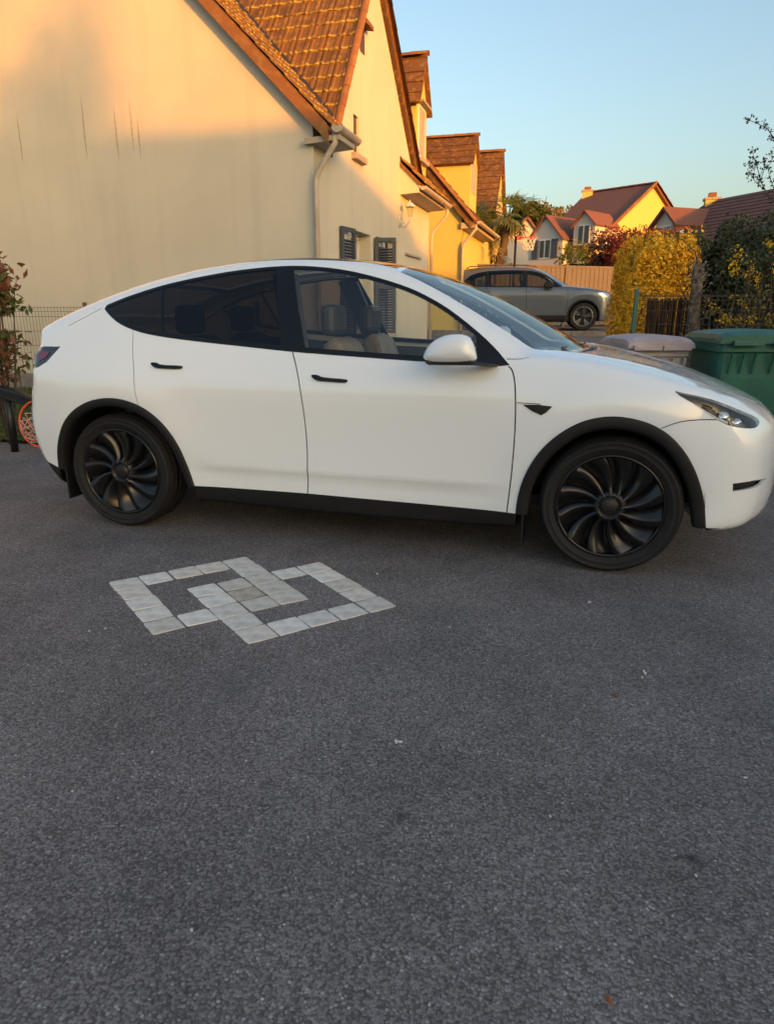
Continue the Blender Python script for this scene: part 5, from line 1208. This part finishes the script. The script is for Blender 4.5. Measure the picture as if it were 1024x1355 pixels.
# ================================================================ foliage
def leaf_mesh(name, pts, size, m, parent=None, aspect=.55, droop=None, normals=None, loc=(0, 0, 0), flat=0.0, fold=.18):
    """one leaf-shaped quad pair per point"""
    P = np.asarray(pts, float); n_ = len(P)
    d = nrg.normal(size=(n_, 3)); d /= np.linalg.norm(d, axis=1, keepdims=True)
    if droop is not None: d = d*(1-droop[1])+np.array(droop[0])*droop[1]; d /= np.linalg.norm(d, axis=1, keepdims=True)
    w = nrg.normal(size=(n_, 3))
    if normals is not None: w = w*.6+normals*1.0; 
    s_ = np.cross(d, w); s_ /= np.maximum(np.linalg.norm(s_, axis=1, keepdims=True), 1e-6); nn = np.cross(s_, d)
    L = size*nrg.uniform(.6, 1.25, (n_, 1)); W = L*aspect*.5
    b = P-d*L*.5; t = P+d*L*.5; mid = P-d*L*.05
    V = np.stack([b, mid+s_*W+nn*W*fold*2, t, mid-s_*W+nn*W*fold*2], 1).reshape(-1, 3)
    me = bpy.data.meshes.new(name); me.vertices.add(n_*4); me.vertices.foreach_set('co', V.ravel())
    me.loops.add(n_*6); me.polygons.add(n_*2)
    base = np.arange(n_)[:, None]*4; idx = (base+np.array([0, 1, 2, 0, 2, 3])).ravel()
    me.loops.foreach_set('vertex_index', idx); me.polygons.foreach_set('loop_start', np.arange(n_*2)*3)
    me.update(calc_edges=True); me.validate()
    me.materials.append(M[m] if isinstance(m, str) else m)
    o = bpy.data.objects.new(name, me); COL.objects.link(o); o.location = loc
    if parent: o.parent = parent
    return o
M['leaf_yellow'] = leafmat('leaf_yellow', (.98, .60, .03), (.86, .50, .03), trans=.15)
M['leaf_amber'] = leafmat('leaf_amber', (.45, .17, .012), (.30, .10, .012))
M['leaf_dark'] = leafmat('leaf_dark', (.030, .050, .020), (.085, .10, .045), rough=.4, trans=.15)
M['leaf_green'] = leafmat('leaf_green', (.045, .070, .018), (.10, .12, .03))
M['leaf_red'] = leafmat('leaf_red', (.36, .045, .03), (.17, .06, .03))
M['leaf_rust'] = leafmat('leaf_rust', (.16, .055, .030), (.22, .10, .055), rough=.4)
M['leaf_olive'] = leafmat('leaf_olive', (.14, .12, .03), (.20, .15, .04))
M['flower_y'] = leafmat('flower_yellow', (.75, .40, .01), (.70, .50, .02), trans=.35)
M['leaf_lime'] = leafmat('leaf_lime', (.30, .28, .04), (.20, .21, .03))
M['grass'] = leafmat('grass_blade', (.06, .10, .018), (.12, .14, .035))
M['palm'] = leafmat('palm_leaf', (.075, .13, .04), (.16, .20, .06), rough=.4)
M['palm_dead'] = leafmat('palm_dead', (.22, .19, .08), (.15, .13, .05))
M['pale_bark'] = mat('pale_bark', (.20, .175, .14), .95, var=.75, vscale=14, bump=.8, bscale=25)

def box_hedge(name, loc, size, n_, lsize, m, label, cat='hedge', lump=.10, stemm='trunk', nstem=14, round_=.25, inner=None, mix=None):
    root = empty(name, loc, CY, label, cat); sx, sy, sz = size
    P = nrg.uniform(-1, 1, (n_*3, 3)); 
    r = np.max(np.abs(P), axis=1); keep = r > nrg.uniform(.30, 1, n_*3)**.6*.98; P = P[keep][:n_]
    # soft corners and lumpy faces
    q = np.linalg.norm(P, axis=1, keepdims=True); P = P*(1-round_*np.clip(q-1.15, 0, 1))
    ph = np.sin(P[:, 0]*7+1)*np.sin(P[:, 1]*6+2)*np.sin(P[:, 2]*8+.5); P = P*(1+lump*ph[:, None])
    P[:, 2] = np.clip(P[:, 2], -1, 2)
    N = P/np.maximum(np.linalg.norm(P, axis=1, keepdims=True), 1e-6)
    P = P*np.array([sx/2, sy/2, sz/2])+np.array([0, 0, sz/2])
    crown = leaf_mesh('crown', P, lsize, m, root, normals=N)
    if mix:
        sel = nrg.random(len(P)) < .05; leaf_mesh('crown', P[sel]*1.01, lsize*1.2, mix, root, normals=N[sel]); sel = nrg.random(len(P)) < .03; leaf_mesh('crown', P[sel]*1.01, lsize*.8, 'leaf_amber', root, normals=N[sel])
    t = MB(); r_ = random.Random(len(name))
    for i in range(nstem):
        a, b = r_.uniform(-.4, .4)*sx, r_.uniform(-.4, .4)*sy
        t.tube([(a*.6, b*.6, 0), (a*.8+r_.uniform(-.1, .1), b*.8, sz*.45), (a*1.05, b*1.05, sz*.9)], [.02, .014, .006], 5)
    tr = t.build('trunk', stemm, root); tr['kind'] = 'stuff'
    sh = MB(); top_pts = []
    for i in range(26 if sz < 2.3 else 14):
        a, b = r_.uniform(-.48, .48)*sx, r_.uniform(-.48, .48)*sy; hh_ = r_.uniform(.06, .22); e = (a+r_.uniform(-.06, .06), b, sz*.97+hh_); sh.tube([(a, b, sz*.8), e], [.006, .003], 4)
        for q in range(7): u = q/7; top_pts.append((a+(e[0]-a)*u+r_.uniform(-.02, .02), b+r_.uniform(-.02, .02), sz*.9+(e[2]-sz*.9)*(u+.1)))
    so = sh.build('shoots', stemm, root); so['kind'] = 'stuff'; leaf_mesh('crown', np.array(top_pts), lsize*1.1, m, root)
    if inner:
        c = MB(); c.box((-sx*.32, -sy*.30, .1), (sx*.32, sy*.30, sz*.78)); c.build('shade_core', inner, root)  # solid box, no twigs; its colour stands in for shade between inner leaves
    return root
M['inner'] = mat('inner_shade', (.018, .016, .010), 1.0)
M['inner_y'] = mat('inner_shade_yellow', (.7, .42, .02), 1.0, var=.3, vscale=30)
def at(px_r, d, z): return far(px_r, d, z)
# yellow clipped hedge
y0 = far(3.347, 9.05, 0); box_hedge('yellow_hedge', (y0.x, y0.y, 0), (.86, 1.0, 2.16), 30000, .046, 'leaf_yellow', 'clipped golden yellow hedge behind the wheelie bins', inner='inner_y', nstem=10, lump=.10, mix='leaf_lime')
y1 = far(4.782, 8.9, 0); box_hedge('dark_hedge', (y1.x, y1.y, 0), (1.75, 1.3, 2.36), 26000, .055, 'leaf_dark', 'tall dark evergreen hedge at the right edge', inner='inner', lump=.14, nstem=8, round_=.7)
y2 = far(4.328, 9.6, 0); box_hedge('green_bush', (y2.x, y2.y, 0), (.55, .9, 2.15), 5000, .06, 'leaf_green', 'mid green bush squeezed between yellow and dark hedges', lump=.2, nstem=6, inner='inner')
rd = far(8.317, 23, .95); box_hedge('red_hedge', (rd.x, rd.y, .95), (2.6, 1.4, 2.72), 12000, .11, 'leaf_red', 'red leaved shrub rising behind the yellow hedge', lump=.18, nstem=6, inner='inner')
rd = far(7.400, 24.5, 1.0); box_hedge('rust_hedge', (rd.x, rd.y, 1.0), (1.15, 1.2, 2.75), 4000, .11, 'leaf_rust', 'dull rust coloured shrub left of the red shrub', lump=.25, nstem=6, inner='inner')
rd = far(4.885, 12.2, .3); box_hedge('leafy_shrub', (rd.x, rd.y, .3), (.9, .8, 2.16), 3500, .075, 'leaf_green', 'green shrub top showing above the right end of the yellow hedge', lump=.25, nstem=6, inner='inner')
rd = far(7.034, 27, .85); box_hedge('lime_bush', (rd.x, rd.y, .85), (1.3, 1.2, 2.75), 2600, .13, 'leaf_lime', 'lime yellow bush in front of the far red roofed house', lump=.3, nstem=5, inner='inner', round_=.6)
def far_tree(r0, d, zc, rx, rz, m, label, name='far_tree'):
    b = far(r0, d, 0); g = gz(0, b.y); root = empty(name, (b.x, b.y, g), 0, label, 'tree', 'trees beyond the houses'); n_ = 5000
    P = nrg.normal(size=(n_, 3)); P /= np.linalg.norm(P, axis=1, keepdims=True); P *= nrg.uniform(.35, 1, (n_, 1))**.5
    P *= 1+.25*np.sin(P[:, :1]*5+r0*7)*np.sin(P[:, 1:2]*6)*np.sin(P[:, 2:]*5+1)
    leaf_mesh('crown', P*np.array([rx, rx, rz])+np.array([0, 0, zc-g]), .42, m, root)
    t = MB(); t.tube([(0, 0, 0), (.1, 0, zc*.5), (0, 0, zc)], [.25, .18, .05], 8)
    for a in range(6): t.tube([(0, 0, zc*.5), (rx*.5*math.cos(a), rx*.5*math.sin(a), zc*.85), (rx*.8*math.cos(a), rx*.8*math.sin(a), zc*1.05)], [.1, .06, .02], 5)
    t.build('trunk', 'trunk', root)
far_tree(15.61, 72, 8.2, 4.0, 3.0, 'leaf_olive', 'olive brown round tree behind the pale gable end')
far_tree(19.80, 78, 7.8, 3.4, 3.0, 'leaf_rust', 'rusty bare looking tree left of the red roofed house')
far_tree(12.71, 66, 9.3, 1.8, 1.2, 'leaf_green', 'low green tree top just right of the palm')

# ---------------------------------------------------------------- palm
def palm():
    b = far(3.109, 23.2, 0); g = gz(0, b.y); root = empty('palm_tree', (b.x, b.y, g), CY, 'leaning palm with ragged fan leaves in front of the ochre house', 'palm tree'); r_ = random.Random(3)
    t = MB(); t.tube([(.15, 0, 0), (.28, 0, .9), (.42, .0, 1.8), (.60, 0, 2.5), (.68, 0, 3.3)], [.16, .14, .13, .13, .11], 10); t.tube([(-.1, 0, 0), (-.25, 0, 1.2), (-.35, 0, 2.3), (-.35, 0, 2.9)], [.13, .12, .12, .10], 9); t.build('trunk', 'trunk', root, smooth=True)
    def fan(c, d, up, L, blades, m):
        """a fan leaf: petiole end c, direction d"""
        mb = MB(); d = Vector(d).normalized(); s_ = d.cross(Vector(up)).normalized(); n_ = s_.cross(d)
        for i in range(blades):
            a = R(-85+170*i/(blades-1)); v = (d*math.cos(a)+s_*math.sin(a)).normalized(); l_ = L*(.75+.25*math.cos(a))*r_.uniform(.85, 1.1); wd = L*.035; q = v.cross(n_).normalized()
            p0 = Vector(c); p1 = p0+v*l_*.55; p2 = p0+v*l_-Vector((0, 0, l_*.22*r_.uniform(.3, 1.5)))
            mb.add([p0, p1+q*wd, p2, p1-q*wd, p1+n_*wd*.4], [(0, 1, 4), (0, 4, 3), (4, 1, 2), (3, 4, 2)])
        return mb
    for (cx, cz, n_, L0) in ((.68, 3.35, 34, .55), (-.38, 2.95, 44, .62), (-.75, 2.45, 26, .55)):
        for i in range(n_):
            el = r_.uniform(-1.2, 1.35); az = r_.uniform(0, 2*math.pi); d = Vector((math.cos(az)*math.cos(el), math.sin(az)*math.cos(el), math.sin(el)))
            c = Vector((cx, 0, cz))+d*r_.uniform(.25, .6); dead = el < -.35
            mb = fan(c, d+Vector((0, 0, -.25)), (0.1, .2, 1), L0*r_.uniform(.8, 1.2), 15, None)
            mb.tube([(cx, 0, cz-.1), tuple(c)], .012, 4); mb.build('frond', 'palm_dead' if dead and r_.random() < .6 else 'palm', root)
    # skirt of hanging leaves down the stems
    for i in range(46):
        h = r_.uniform(.5, 2.5); az = r_.uniform(0, 2*math.pi); cx = r_.choice((-.5, -.3, .2)) ; c = Vector((cx+math.cos(az)*.28, math.sin(az)*.25, h))
        mb = fan(c, (math.cos(az)*.5, math.sin(az)*.5, -.7), (.1, .2, 1), r_.uniform(.45, .7), 11, None); mb.build('frond', 'palm_dead' if r_.random() < .45 else 'palm', root)
palm()

# ---------------------------------------------------------------- photinia at the left edge
def shrub_left():
    root = empty('photinia_shrub', (-5.62, 5.60, 0), 0, 'rust and green leaved shrub at the left edge', 'shrub'); r_ = random.Random(8); t = MB(); tips = []
    for i in range(9):
        a = r_.uniform(0, 6.28); e = Vector((math.cos(a)*r_.uniform(.1, .32), math.sin(a)*r_.uniform(.1, .3), r_.uniform(1.25, 1.85))); t.tube([(0, 0, 0), e*.5+Vector((r_.uniform(-.05, .05), 0, .0)), e], [.016, .011, .005], 6); tips.append(e)
        for q in (.62, .75, .88): tips.append(e*q+Vector((r_.uniform(-.12, .12), r_.uniform(-.12, .12), .02)))
    for q in range(4): e = Vector((r_.uniform(-.1, .22), r_.uniform(-.2, .0), r_.uniform(.65, 1.0))); t.tube([(0, 0, .3), e], [.01, .005], 5); tips.append(e)
    t.build('trunk', 'twig', root, smooth=True)
    P = np.concatenate([np.array(e)+nrg.normal(size=(44, 3))*np.array([.085, .085, .08]) for e in tips]); hi = P[:, 2] > 1.52+nrg.normal(size=len(P))*.12
    leaf_mesh('crown', P[hi], .10, 'leaf_rust', root, aspect=.42); lo = ~hi & ((P[:, 2] > 1.30) | (P[:, 2] < 1.12)); low = P[lo]
    leaf_mesh('crown', low[: len(low)//2], .10, 'leaf_green', root, aspect=.42); leaf_mesh('crown', low[len(low)//2:], .10, 'leaf_rust', root, aspect=.42)
shrub_left()
# ---------------------------------------------------------------- forsythia sprays in front of the dark hedge, flowering twigs against the sky
def forsythia():
    b = far(3.834, 7.6, 0); root = empty('forsythia_bush', (b.x, b.y, 0), CY, 'loose forsythia stems with sparse yellow flowers before the dark hedge', 'bush'); r_ = random.Random(21); t = MB(); fl = []; lf = []
    for i in range(26):
        x0 = r_.uniform(-.35, .45); z1 = r_.uniform(1.0, 2.05); lean = r_.uniform(-.25, .25)
        pts = [(x0, r_.uniform(-.15, .1), .2), (x0+lean*.4, 0, z1*.6), (x0+lean, -.05, z1)]; t.tube(pts, [.008, .006, .003], 5)
        for q in range(9):
            u = r_.uniform(.45, 1); p = Vector(pts[1]).lerp(Vector(pts[2]), max(0, (u-.45)/.55)) if True else None
            if r_.random() < .10: fl.append(np.array(p)+nrg.normal(size=(9, 3))*.028)
            elif r_.random() < .6: lf.append(np.array(p)+nrg.normal(size=(4, 3))*.03)
    for c in ((-.23, -.05, 1.78), (-.20, -.05, 1.88), (-.22, -.05, 1.72), (.16, 0, 1.98), (.05, 0, 1.62), (-.03, 0, 1.70), (-.22, 0, 1.24), (-.10, 0, 1.22)): fl.append(np.array(c)+nrg.normal(size=(30, 3))*.032)
    t.build('stems', M['twig'], root)['kind'] = 'stuff'
    leaf_mesh('flowers', np.concatenate(fl), .034, 'flower_y', root, aspect=.5)['kind'] = 'stuff'; leaf_mesh('leaves', np.concatenate(lf), .05, 'leaf_olive', root)['kind'] = 'stuff'
forsythia()
M['blossom'] = leafmat('budding_leaf', (.055, .055, .045), (.085, .08, .065))
def sky_twigs():
    b = far(4.523, 7.4, 0); root = empty('budding_tree', (b.x, b.y, 0), CY, 'thin budding branches reaching in from the right against the sky', 'tree'); r_ = random.Random(4); t = MB(); t.tube([(0, 0, 0), (.03, 0, 1.4), (0, 0, 2.5), (-.05, 0, 3.0)], [.05, .04, .025, .012], 8); pts = []
    def P(x, z): return Vector((x, r_.uniform(-.05, .05), z))
    def branch(seq, r0):
        q = [P(*s_) for s_ in seq]; t.tube(q, list(np.linspace(r0, r0*.3, len(q))), 5)
        for a, b_ in zip(q[:-1], q[1:]):
            for k in range(5):
                p = a.lerp(b_, r_.random()); e = p+Vector((r_.uniform(-.03, .03), r_.uniform(-.03, .03), r_.uniform(-.01, .04))); t.tube([p, e], .0025, 4); pts.append(np.array(e)+nrg.normal(size=(4, 3))*.011)
    branch([(-0.22, 2.41), (-0.56, 2.65), (-0.69, 2.78), (-0.77, 2.91), (-0.86, 3.00), (-0.96, 3.06), (-1.07, 3.11)], .008); branch([(-0.77, 2.91), (-0.74, 2.85), (-0.78, 2.76)], .004)
    branch([(-0.36, 2.13), (-0.74, 2.39), (-0.82, 2.54), (-0.88, 2.67), (-0.92, 2.76), (-0.94, 2.84)], .006); branch([(-0.79, 2.48), (-0.91, 2.54), (-0.95, 2.61), (-0.95, 2.57)], .004); branch([(-0.82, 2.54), (-0.80, 2.65), (-0.84, 2.73)], .004); branch([(-0.61, 2.30), (-0.70, 2.48), (-0.76, 2.60), (-0.81, 2.67)], .005); branch([(-0.88, 2.67), (-0.94, 2.67), (-1.02, 2.69)], .003)
    t.build('trunk', 'twig', root, smooth=True); leaf_mesh('crown', np.concatenate(pts), .030, 'blossom', root, aspect=.6)
sky_twigs()

# ---------------------------------------------------------------- trees behind the viewer: their crowns break up the low sun on the gable
def shade_tree(loc, h, r, n_, m, label, seed):
    root = empty('street_tree', loc, 0, label, 'tree', 'trees in the street behind the viewer'); r_ = random.Random(seed); t = MB(); pts = []
    t.tube([(0, 0, 0), (.1, 0, h*.3), (0, 0, h*.55)], [.2, .16, .12], 8)
    for i in range(16):
        a = r_.uniform(0, 6.28); el = r_.uniform(.2, 1.2); L = r*r_.uniform(.6, 1.1); e = Vector((math.cos(a)*math.cos(el)*L, math.sin(a)*math.cos(el)*L, h*.55+math.sin(el)*(h*.45))); s_ = Vector((0, 0, h*r_.uniform(.35, .55))); t.tube([s_, s_.lerp(e, .5)+Vector((0, 0, .2)), e], [.07, .04, .012], 5)
        for k in range(6):
            f = s_.lerp(e, r_.uniform(.4, 1)); g = f+Vector((r_.uniform(-1, 1), r_.uniform(-1, 1), r_.uniform(-.2, .9)))*.6; t.tube([f, g], [.02, .006], 4); pts.append(np.array(g)+nrg.normal(size=(n_, 3))*.28)
    t.build('trunk', 'trunk', root); leaf_mesh('crown', np.concatenate(pts), .12, m, root)
shade_tree((16.4, -13.0, 0), 9.6, 2.0, 30, 'leaf_olive', 'loose crowned tree behind the low brown roofed house', 5)
shade_tree((19.9, -13.4, 0), 9.3, 1.7, 28, 'leaf_olive', 'smaller loose crowned tree beside the first one behind the viewer', 9)

# ================================================================ fences
def mesh_fence(name, a, b, z0, z1, px, pz, label, m='wire', post=None, postm=None, r=.0025):
    """welded mesh panel: verticals and horizontals are parts"""
    a, b = Vector(a), Vector(b); L = (b-a).length; d = (b-a).normalized(); root = empty(name, a, math.atan2(d.y, d.x), label, 'fence')
    v = MB(); v.tube([(0, 0, z0), (0, 0, z1)], r, 5); vo = v.build('wire', m, root); me = vo.data; n_ = int(L/px)
    for i in range(1, n_+1): child('wire', me, root, (i*px, 0, 0))
    hh = MB(); hh.tube([(0, .004, 0), (L, .004, 0)], r*1.25, 5); ho = hh.build('wire', m, root); ho.location.z = z0+.02; z = z0+.02+pz
    while z < z1-.03: child('wire', ho.data, root, (0, 0, z)); z += pz
    for q in (z1-.02, z1-.07): child('wire', ho.data, root, (0, 0, q))
    if post:
        for x in post: p = MB(); p.box((x-.022, -.022, z0-.2), (x+.022, .022, z1+.05)); p.build('post', postm or m, root, bevel=.004)
    return root
mesh_fence('mesh_fence', (-12, 8.3, 0), (-3.9, 8.3, 0), .22, 1.38, .055, .20, 'brown welded mesh fence along the foot of the gable wall', post=(.3, 2.8, 5.3, 7.9))
def plinth():
    root = empty('fence_plinth', (-12, 8.3, 0), 0, 'mossy concrete gravel board under the mesh fence', 'plinth')
    for i in range(4):
        mb = MB(); mb.box((i*2.03, -.03, .05), (i*2.03+2.0, .03, .44)); mb.build('concrete_panel', 'concrete', root, bevel=.008)
plinth()
p0 = far(2.764, 8.0, 0); p1 = far(4.196, 7.9, 0)
mesh_fence('garden_fence', (p0.x, p0.y, 0), (p1.x, p1.y, 0), .10, 1.50, .06, .15, 'green post wire fence in front of the yellow hedge', m='wire_g', post=(0.02,), postm='green_post') if False else None
M['wire_g'] = mat('wire_rust', (.06, .045, .03), .6)
mesh_fence('garden_fence', (p0.x, p0.y, 0), (p1.x, p1.y, 0), .10, 1.50, .06, .15, 'rusty wire fence on a green post in front of the yellow hedge', m='wire_g', post=(0.02,), postm='green_post')
def reed_screen():
    b = far(3.017, 8.2, 0); root = empty('brushwood_screen', (b.x, b.y, 0), CY, 'brown brushwood screen tied along the wire fence', 'screen'); r_ = random.Random(2); M['reed'] = mat('reed', (.060, .034, .020), .95, var=.5, vscale=40)
    me = []
    for k in range(4):
        t = MB(); t.tube([(0, 0, 0), (r_.uniform(-.01, .01), r_.uniform(-.01, .01), .7), (r_.uniform(-.02, .02), 0, 1.46)], .006, 5); o = t.build('stick', 'reed', root); me.append(o.data); o.location = (.004*k, .02, 0)
    for i in range(95): child('stick', r_.choice(me), root, (i*.0052+r_.uniform(-.003, .003), r_.uniform(-.012, .03), r_.uniform(-.04, .0)), (r_.uniform(-.01, .01), r_.uniform(-.02, .02), r_.uniform(0, 6)))
reed_screen()
def pale_stump():
    b = far(3.498, 8.1, 0); root = empty('dead_tree', (b.x, b.y, 0), CY, 'pale dead trunk standing between the yellow and dark hedges', 'dead tree'); r_ = random.Random(6); t = MB(); k = 10; V = []; zs = np.linspace(0, 1.82, 12)
    for z in zs:
        for j in range(k): a = 2*math.pi*j/k; rr = .085*(1-.18*z)*(1+.22*math.sin(3*a+z*2)+r_.uniform(-.12, .12)); V.append((rr*math.cos(a)+.02*math.sin(z*3), rr*math.sin(a), z))
    t.add(V, [(i*k+j, i*k+(j+1) % k, (i+1)*k+(j+1) % k, (i+1)*k+j) for i in range(11) for j in range(k)]+[tuple(11*k+j for j in range(k))]); t.build('stem', 'pale_bark', root)
    for i in range(7): z = r_.uniform(.9, 1.8); t = MB(); t.tube([(0, 0, z), (r_.uniform(-.2, .15), -.05, z+.2), (r_.uniform(-.25, .2), -.05, z+.32)], [.012, .007, .003], 5); t.build('branch', 'twig', root)
pale_stump()
def stump_ivy():
    root = bpy.data.objects['dead_tree']; P = nrg.normal(size=(420, 3))*np.array([.075, .07, .0])+np.stack([0*np.arange(420), 0*np.arange(420)-.02, nrg.uniform(.5, 1.85, 420)], -1)
    M['dry_leaf'] = leafmat('dry_leaf', (.30, .26, .20), (.16, .13, .09)); leaf_mesh('dry_leaves', P, .045, 'dry_leaf', root)['kind'] = 'stuff'
stump_ivy()
def street_fence():
    a = far(1.928, 20.6, 0); b = far(7.084, 22.2, 0); d = (b-a); L = d.length; g = gz(0, a.y); root = empty('panel_fence', (a.x, a.y, g), math.atan2(d.y, d.x), 'taupe ribbed panel fence behind the grey car', 'fence'); M['panel'] = mat('taupe_panel', (.13, .115, .10), .7, var=.2, vscale=2); M['panel_d'] = mat('taupe_post', (.08, .068, .06), .6)
    n_ = 3; w = L/n_
    for i in range(n_):
        mb = MB(); x = i*w+.05; k = int((w-.1)/.15)
        for j in range(k): x0 = x+j*(w-.1)/k; mb.box((x0, -.02, .05), (x0+(w-.1)/k*.62, .02, 1.70)); mb.box((x0+(w-.1)/k*.62, -.008, .05), (x0+(w-.1)/k, .008, 1.70))
        mb.build('ribbed_panel', 'panel', root); mb = MB(); mb.box((i*w+.05, -.035, 1.70), (i*w+w-.05, .035, 1.76)); mb.build('top_rail', 'panel', root)
    for i in range(n_+1): mb = MB(); mb.box((i*w-.05, -.05, 0), (i*w+.05, .05, 1.80)); mb.build('post', 'panel_d', root)
street_fence()
# ---------------------------------------------------------------- basketball hoop in the street and the fallen one beside the white car
M['hoop_red'] = mat('hoop_red', (.55, .025, .02), .45); M['hoop_orange'] = mat('hoop_orange', (.75, .10, .035), .45); M['net'] = mat('net_cord', (.62, .50, .40), .9); M['net_r'] = mat('net_cord_pink', (.70, .30, .24), .9)
def net(root, C, ax, R0, L, m, k=12, rows=5, waist=.55, thick=.004):
    """knotted cords hanging from a ring with centre C and axis ax (L along ax)"""
    ax = Vector(ax).normalized(); u = ax.orthogonal().normalized(); v = ax.cross(u); mb = MB()
    def P(i, j): t = j/rows; r = R0*(1-(1-waist)*t**.8); a = 2*math.pi*(i+.5*(j % 2))/k; return Vector(C)+u*(r*math.cos(a))+v*(r*math.sin(a))+ax*(L*t)
    for j in range(rows):
        for i in range(k): 
            o = 0 if j % 2 == 0 else 1
            mb.tube([P(i, j), P(i+o, j+1)], thick, 4, False); mb.tube([P(i, j), P(i+o-1, j+1)], thick, 4, False)
    return mb.build('net', m, root)
def street_hoop():
    b = far(3.887, 20.3, 0); g = gz(0, b.y); root = empty('basketball_hoop', (b.x, b.y, g), CY, 'red basketball ring with white net in front of the palm', 'basketball hoop'); z = 3.30-g-.04
    rr = MB(); rr.tube([(.225*math.cos(a), -.05+.225*math.sin(a), z) for a in np.linspace(0, 2*math.pi, 25)], .012, 6); rr.box((-.30, -.09, z-.05), (-.20, -.01, z+.04)); rr.build('ring', 'hoop_red', root, smooth=False)
    net(root, (0.02, -.05, z), (0, 0, -1), .22, .33, M['frame_w'], 10, 4, .6, .008)
    p = MB(); p.tube([(-.32, .0, 0), (-.32, .0, z+.05)], .035, 10); p.build('pole', 'black_satin', root, smooth=True)
street_hoop()
def fallen_hoop():
    root = empty('toppled_hoop', (-5.0, 5.35, 0), 0, 'orange basketball ring with net on a black arm lying behind the white car', 'basketball hoop'); C = Vector((.12, -.12, .30)); ax = Vector((.15, -.95, .10)).normalized(); u = Vector((0, 0, 1)); v = ax.cross(u).normalized(); u = v.cross(ax)
    rr = MB(); pts = [C+u*(.215*math.cos(a))+v*(.20*math.sin(a)) for a in np.linspace(0, 2*math.pi, 33)]; rr.tube(pts, .010, 8); rr.build('ring', 'hoop_orange', root, smooth=True)
    net(root, C, -ax+Vector((0, 0, -.35)), .19, .26, M['net'], 14, 5, .5, .0045); net(root, C+Vector((.0, -.01, -.03)), ax+Vector((0, 0, -1.2)), .17, .10, M['net_r'], 14, 3, .7, .005)
    mb = MB(); V = [(.16, -.10, .515), (.03, -.12, .545), (-.12, -.12, .60), (-.30, -.12, .635), (-.60, -.12, .64), (-.60, -.12, .53), (-.30, -.12, .52), (-.10, -.12, .475), (.05, -.12, .46), (.12, -.11, .475)]
    mb.prism(V, (0, .10, 0)); mb.build('arm', 'black_satin', root, bevel=.02); mb = MB(); mb.tube([(-.28, -.05, 0), (-.26, -.06, .55)], .035, 10); mb.build('pole', 'black_satin', root, smooth=True)
fallen_hoop()

# ================================================================ small things on the asphalt
M['pebble'] = mat('pebble', (.55, .53, .49), .8); M['dead_leaf'] = mat('dead_leaf', (.30, .12, .06), .8, var=.4, vscale=60); M['paper'] = mat('paper_scrap', (.62, .62, .60), .9)
bmx = bmesh.new(); bmesh.ops.create_icosphere(bmx, subdivisions=1, radius=1.0)
for v in bmx.verts: v.co *= rng.uniform(.75, 1.15)
pm_ = bpy.data.meshes.new('pebble'); bmx.to_mesh(pm_); bmx.free(); pm_.materials.append(M['pebble'])
for i, (x, y, s_) in enumerate([(-.74,1.02,.0045),(-.55,1.09,.003),(.29,2.44,.006),(.35,1.49,.004),(-.48,2.66,.005),(-1.31,1.33,.004),(-.9,1.59,.004),(-.96,3.17,.007),(.26,1.15,.003),(.54,1.92,.005),(-1.95,2.2,.006),(-1.9,2.24,.006),(-1.2,1.55,.004),(.1,3.1,.007),(-.6,1.35,.003),(-.2,1.0,.0025),(-.35,.95,.0025),(-.52,.92,.003),(.0,1.6,.004),(-4.4,5.0,.012)]):
    o = bpy.data.objects.new('pebble', pm_); COL.objects.link(o); o.location = (x, y, s_*.5); o.scale = (s_*rng.uniform(1, 1.6), s_, s_*.6); o.rotation_euler = (0, 0, rng.uniform(0, 6)); tag(o, 'tiny pale pebble lying loose on the dark asphalt', 'pebble', 'loose pebbles on the drive')
def scrap(name, x, y, s_, m, label, cat, seed):
    r_ = random.Random(seed); n_ = 9; mb = MB(); V = [(0, 0, .006)]
    for i in range(n_): a = 2*math.pi*i/n_; rr = s_*r_.uniform(.45, 1.1); V.append((rr*math.cos(a), rr*.62*math.sin(a), .001+r_.uniform(0, .011)))
    mb.add(V, [(0, 1+i, 1+(i+1) % n_) for i in range(n_)]); o = mb.build(name, m, None, smooth=False, loc=(x, y, .003)); o.rotation_euler = (0, 0, r_.uniform(0, 6)); so = o.modifiers.new('thick', 'SOLIDIFY'); so.thickness = .001; tag(o, label, cat)
scrap('dead_leaf', .19, 2.28, .022, 'dead_leaf', 'curled brown leaf on the asphalt below the front wheel', 'leaf', 1); scrap('dead_leaf', .14, 1.10, .012, 'dead_leaf', 'small reddish leaf scrap at the bottom edge of the drive', 'leaf', 2)
scrap('paper_scrap', -.48, 1.80, .016, 'paper', 'white torn paper scrap in the middle of the drive', 'paper', 3); scrap('paper_scrap', .30, 2.47, .012, 'paper', 'thin white fleck on the drive right of the brown leaf', 'paper', 5)

# ================================================================ grass
n_ = 26000; gx = nrg.uniform(-11, -3.3, n_); gy = nrg.uniform(5.62, 8.25, n_); gzv = np.interp(gy, [5.6, 6.2, 7, 8, 8.9], [.03, .09, .14, .2, .24])
gr = leaf_mesh('grass', np.stack([gx, gy, gzv+.02], -1), .085, 'grass', aspect=.14, droop=((0, 0, 1), .55)); tag(gr, 'short green lawn grass beside the drive', 'grass', kind='stuff')
